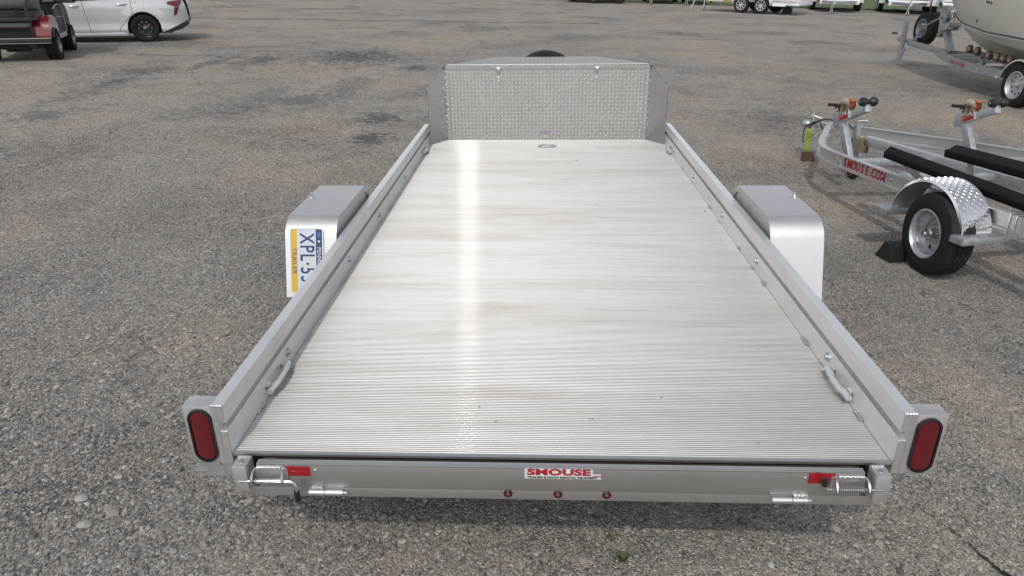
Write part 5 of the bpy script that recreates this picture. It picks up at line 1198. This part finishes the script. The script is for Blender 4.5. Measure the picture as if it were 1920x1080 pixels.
# ---------------------------------------------------------------- black tongue jack and tongue of a trailer parked behind the car
KM = T(-12.05, 21.6, 0) @ RZ(RAD(-8))
KT = thing('equipment_trailer', 'black trailer tongue with a tall square jack, behind the tail of the white car', 'trailer', KM)
b = MB(); b.b(-.10, .10, -.11, .11, .22, 1.15, .01); obj('tongue_jack', b, M_BLKM, KT)
b = MB(); b.cyl((0, 0, .02), (0, 0, .30), .06, 12); b.box((0, 0, .015), (.26, .26, .03)); obj('jack_foot', b, M_BLKM, KT)
b = MB(); b.beam((-1.6, -.15, .45), (.25, 0, .40), .12, .14); b.beam((-2.4, .75, .48), (.1, .05, .42), .12, .14); obj('tongue', b, M_DARK, KT)
b = MB(); b.beam((.2, 0, .38), (.62, 0, .34), .10, .10); b.tube([(.60, 0, .34), (.78, 0, .30), (.80, 0, .36)], .03, 8); b.tube([(.58, 0, .30), (.74, -.04, .20), (.80, -.02, .24)], .022, 6); obj('coupler', b, M_DARK, KT)
b = MB(); b.beam((-.28, .3, .45), (-.52, .3, 1.30), .10, .12, up=(0, 1, 0)); obj('front_upright', b, M_VINYL, KT)
b = MB(); b.b(-4.6, -1.6, -.9, .95, .50, .60); obj('trailer_bed', b, M_DARK, KT)
for y_ in (-1.0, .85): wheel(KT, T(-3.3, y_, .33), .33, .2, .19, (M_RUB, M_GALV_D, M_GALV_D), dish=.05)

# ---------------------------------------------------------------- far row
def utility_trailer(M, wid, label, skin, jack_at=0., board=True, dark_front=False, full=True):
    t = thing('utility_trailer', label, 'trailer', M, 'trailers parked along the grass')   # local: x across, y away from the camera, front edge at y = 0
    hw = wid / 2
    b = MB(); b.b(-hw, hw, .02, 4.2, .44, .54); obj('bed', b, M_TBLK, t)
    b = MB(); b.b(-hw, hw, -.02, .02, .36, .60, .01); fb = obj('front_beam', b, skin, t)
    for k in range(4):
        b = MB(); b.b(-hw + .02, hw - .02, -.01, .015, .635 + .25 * k, .855 + .25 * k, .008); obj('front_board', b, M_BLKM if dark_front else skin, t)
    for x in (-hw, 0, hw): b = MB(); b.b(x - .03, x + .03, .016, .05, .54, 1.64); obj('front_post', b, M_ALU, t)
    for s in (-1, 1):
        for k in range(4): b = MB(); b.b(s * hw - .015, s * hw + .015, .05, 4.2, .60 + .25 * k, .80 + .25 * k); obj('side_board', b, skin, t)
        f = MB(); x0, x1 = sorted((s * (hw + .03), s * (hw + .32))); f.b(x0, x1, 1.30, 1.33, .40, .86, .01); f.b(x0, x1, 1.33, 3.1, .83, .86, .01); f.b(x0, x1, 3.1, 3.13, .40, .86, .01); obj('fender', f, skin, t)
        for yw in (1.78, 2.62): wheel(t, T(s * (hw + .28), yw, .34) @ RZ(0 if s > 0 else pi) @ RZ(pi / 2), .34, .22, .2, (M_RUB, M_GALV, M_GALV), dish=.06)
    b = MB(); b.beam((-.7, 0, .46), (jack_at, -1.25, .46), .08, .12); b.beam((.7, 0, .46), (jack_at, -1.25, .46), .08, .12); b.beam((jack_at, -1.1, .46), (jack_at, -1.6, .46), .09, .11); obj('tongue', b, M_GALV, t)
    j = MB(); j.cyl((jack_at, -1.2, .30), (jack_at, -1.2, 1.0), .03, 8); j.cyl((jack_at, -1.2, .1), (jack_at, -1.2, .32), .02, 8); j.cyl((jack_at - .02, -1.2, .09), (jack_at + .02, -1.2, .09), .09, 12); obj('tongue_jack', j, M_GALV, t)
    j = MB(); j.tube([(jack_at - .06, -1.5, .42), (jack_at - .12, -1.5, .04), (jack_at - .2, -1.35, .03)], .016, 6); obj('safety_chain', j, M_GALV, t)
    b = MB(); b.b(-hw + .1, -hw + .22, -.03, -.021, .42, .50); b.b(hw - .22, hw - .1, -.03, -.021, .42, .50); obj('marker_lamp', b, M_AMBER, t)
    return t
utility_trailer(T(14.05, 34.75, 0) @ RZ(RAD(-16)), 1.75, 'silver trailer front with white fenders facing us, directly right of the twin axle trailer', M_WTRL, -.35)
utility_trailer(T(17.05, 34.2, 0) @ RZ(RAD(-19)), 1.75, 'silver trailer front with white fenders, just left of the trailer beside the boat', M_WTRL, -.1)
utility_trailer(T(18.35, 31.85, 0) @ RZ(RAD(-22)), 1.75, 'white boarded trailer front half hidden by the winch post of the beige boat', M_WTRL, -.55)
utility_trailer(T(6.45, 40.0, 0) @ RZ(RAD(-8)), 1.35, 'distant white trailer front between the dark wheeled vehicle and the green strap', M_WTRL, -.45)
utility_trailer(T(8.45, 39.9, 0) @ RZ(RAD(-10)), 1.1, 'distant trailer with a dark front board, left of the twin axle trailer jack', M_WTRL, -.55, dark_front=True)
# twin axle trailer seen from the side
TM = T(8.94, 32.8, 0) @ RZ(RAD(-38))
TT = thing('twin_axle_trailer', 'white twin axle trailer on silver spoked wheels near the top edge', 'trailer', TM)
M_RIMA = mat('silver_alloy', (.55, .56, .58), .3, .7, .06, 20)
for u in (0, .92):
    for y_, far_ in ((0, 0), (1.95, 1)):
        w = wheel(TT, T(u, y_, .345) if not far_ else T(u, y_, .345) @ RZ(pi), .345, .22, .225, (M_RUB, M_DARK, M_RIMA), dish=.08, nlug=5)
        r = MB(); r.lathe([(.225, -.004), (.205, -.004), (.195, .02)], None, 32)
        for k in range(8):
            a = 2 * pi * k / 8; r.beam((.05 * cos(a), .03, .05 * sin(a)), (.20 * cos(a), .012, .20 * sin(a)), .035, .02, up=(0, 1, 0))
        r.cyl((0, .01, 0), (0, .04, 0), .06, 12); obj('rim_spoke', r, M_RIMA, w)
b = MB(); b.b(1.40, 2.55, .06, 1.85, .40, 1.6, .02); b.b(-1.6, 1.40, .25, 1.7, .46, 1.6); obj('body', b, M_WTRL, TT)
for k in range(3): b = MB(); b.b(1.42, 2.5, .045, .06, .50 + .3 * k, .74 + .3 * k, .01); obj('side_board', b, M_ALU, TT)
b = MB(); b.b(1.42, 2.0, .02, .10, .345, .42); b.b(2.3, 2.6, .02, .10, .40, .46); obj('side_beam', b, M_WTRL, TT)
b = MB(); b.b(-1.7, -.40, .10, .22, .42, .58, .01); b.b(-.95, -.42, .085, .10, .44, .56); obj('front_beam', b, M_ALU, TT)
b = MB(); b.b(-.9, -.5, .06, .085, .43, .52); obj('step_board', b, mat('wooden_step', (.30, .22, .08), .8, 0, .2, 20), TT)
b = MB(); b.lathe([(.40, -.01), (.40, .24)], T(0, 0, .36), 20, a0=RAD(20), a1=pi); b.lathe([(.40, -.01), (.40, .24)], T(.92, 0, .36), 20, a0=0, a1=RAD(160)); b.b(-.1, 1.02, -.01, .24, .70, .76); obj('fender', b, M_WTRL, TT)
b = MB(); b.beam((-1.7, .2, .50), (-2.3, .9, .50), .08, .12); b.beam((-1.7, 1.7, .50), (-2.3, 1.0, .50), .08, .12); obj('tongue', b, M_GALV, TT)
j = MB(); j.cyl((-1.85, .15, .12), (-1.85, .15, .9), .03, 8); j.cyl((-1.87, .15, .11), (-1.83, .15, .11), .11, 14); j.beam((-2.3, .1, .55), (-2.42, .05, .05), .05, .05, up=(1, 0, 0)); obj('tongue_jack', j, M_GALV, TT)
tag(obj('ratchet_strap', (lambda s: s.box((0, 0, .28), (.16, .05, .56), .01))(MB()), M_NEON, None, T(7.86, 34.6, .32)), 'short neon yellow strap hanging at the front of the twin axle trailer', 'strap', 'neon straps')
tag(obj('ratchet_strap', (lambda s: s.box((0, 0, .28), (.07, .05, .5), .01))(MB()), M_NEON, None, T(7.62, 38.6, .40)), 'thin neon yellow strap hanging at the jack of the dark fronted trailer', 'strap', 'neon straps')
cb_ = thing('wheel_chock', 'square black block on the gravel right of the twin axle trailer', 'wheel chock', T(11.1, 32.95, 0) @ RZ(RAD(-30)))
b = MB(); b.prism([(-.20, 0), (.20, 0), (.20, .22), (.12, .30), (-.18, .30)], .22, T(0, .11, 0) @ RX(pi / 2)); obj('wedge', b, M_BLKM, cb_)
# far vehicle of which the frame shows only the wheels
VM = T(2.72, 39.25, 0) @ RZ(RAD(-4))
VT = thing('parked_pickup', 'far parked pickup of which only the dark tyres show at the top edge', 'pickup', VM)
for x, y_ in ((0, 0), (1.42, .1), (-1.15, 1.95)):
    wheel(VT, T(x, y_ - .12, .40) @ RZ(RAD(-25 if x < 1 else 0)), .40, .27, .23, (M_RUB, M_RIMA if x == 0 else M_DARK, M_GALV), dish=.06)
b = MB(); b.b(-1.5, 1.65, .1, 5.2, .55, .95, .06); b.b(-.35, 1.6, .3, 1.6, .95, 1.12, .08); obj('body', b, mat('dark_pickup_paint', (.03, .03, .034), .3, 0, .05, 3, coat=1), VT)
b = MB(); b.b(-.3, 1.55, 1.4, 3.2, 1.12, 1.75, .12); obj('cab', b, M_GLASS, VT)
b = MB(); b.b(-1.2, 1.45, .0, 4.9, .38, .50); obj('chassis', b, M_DARK, VT)
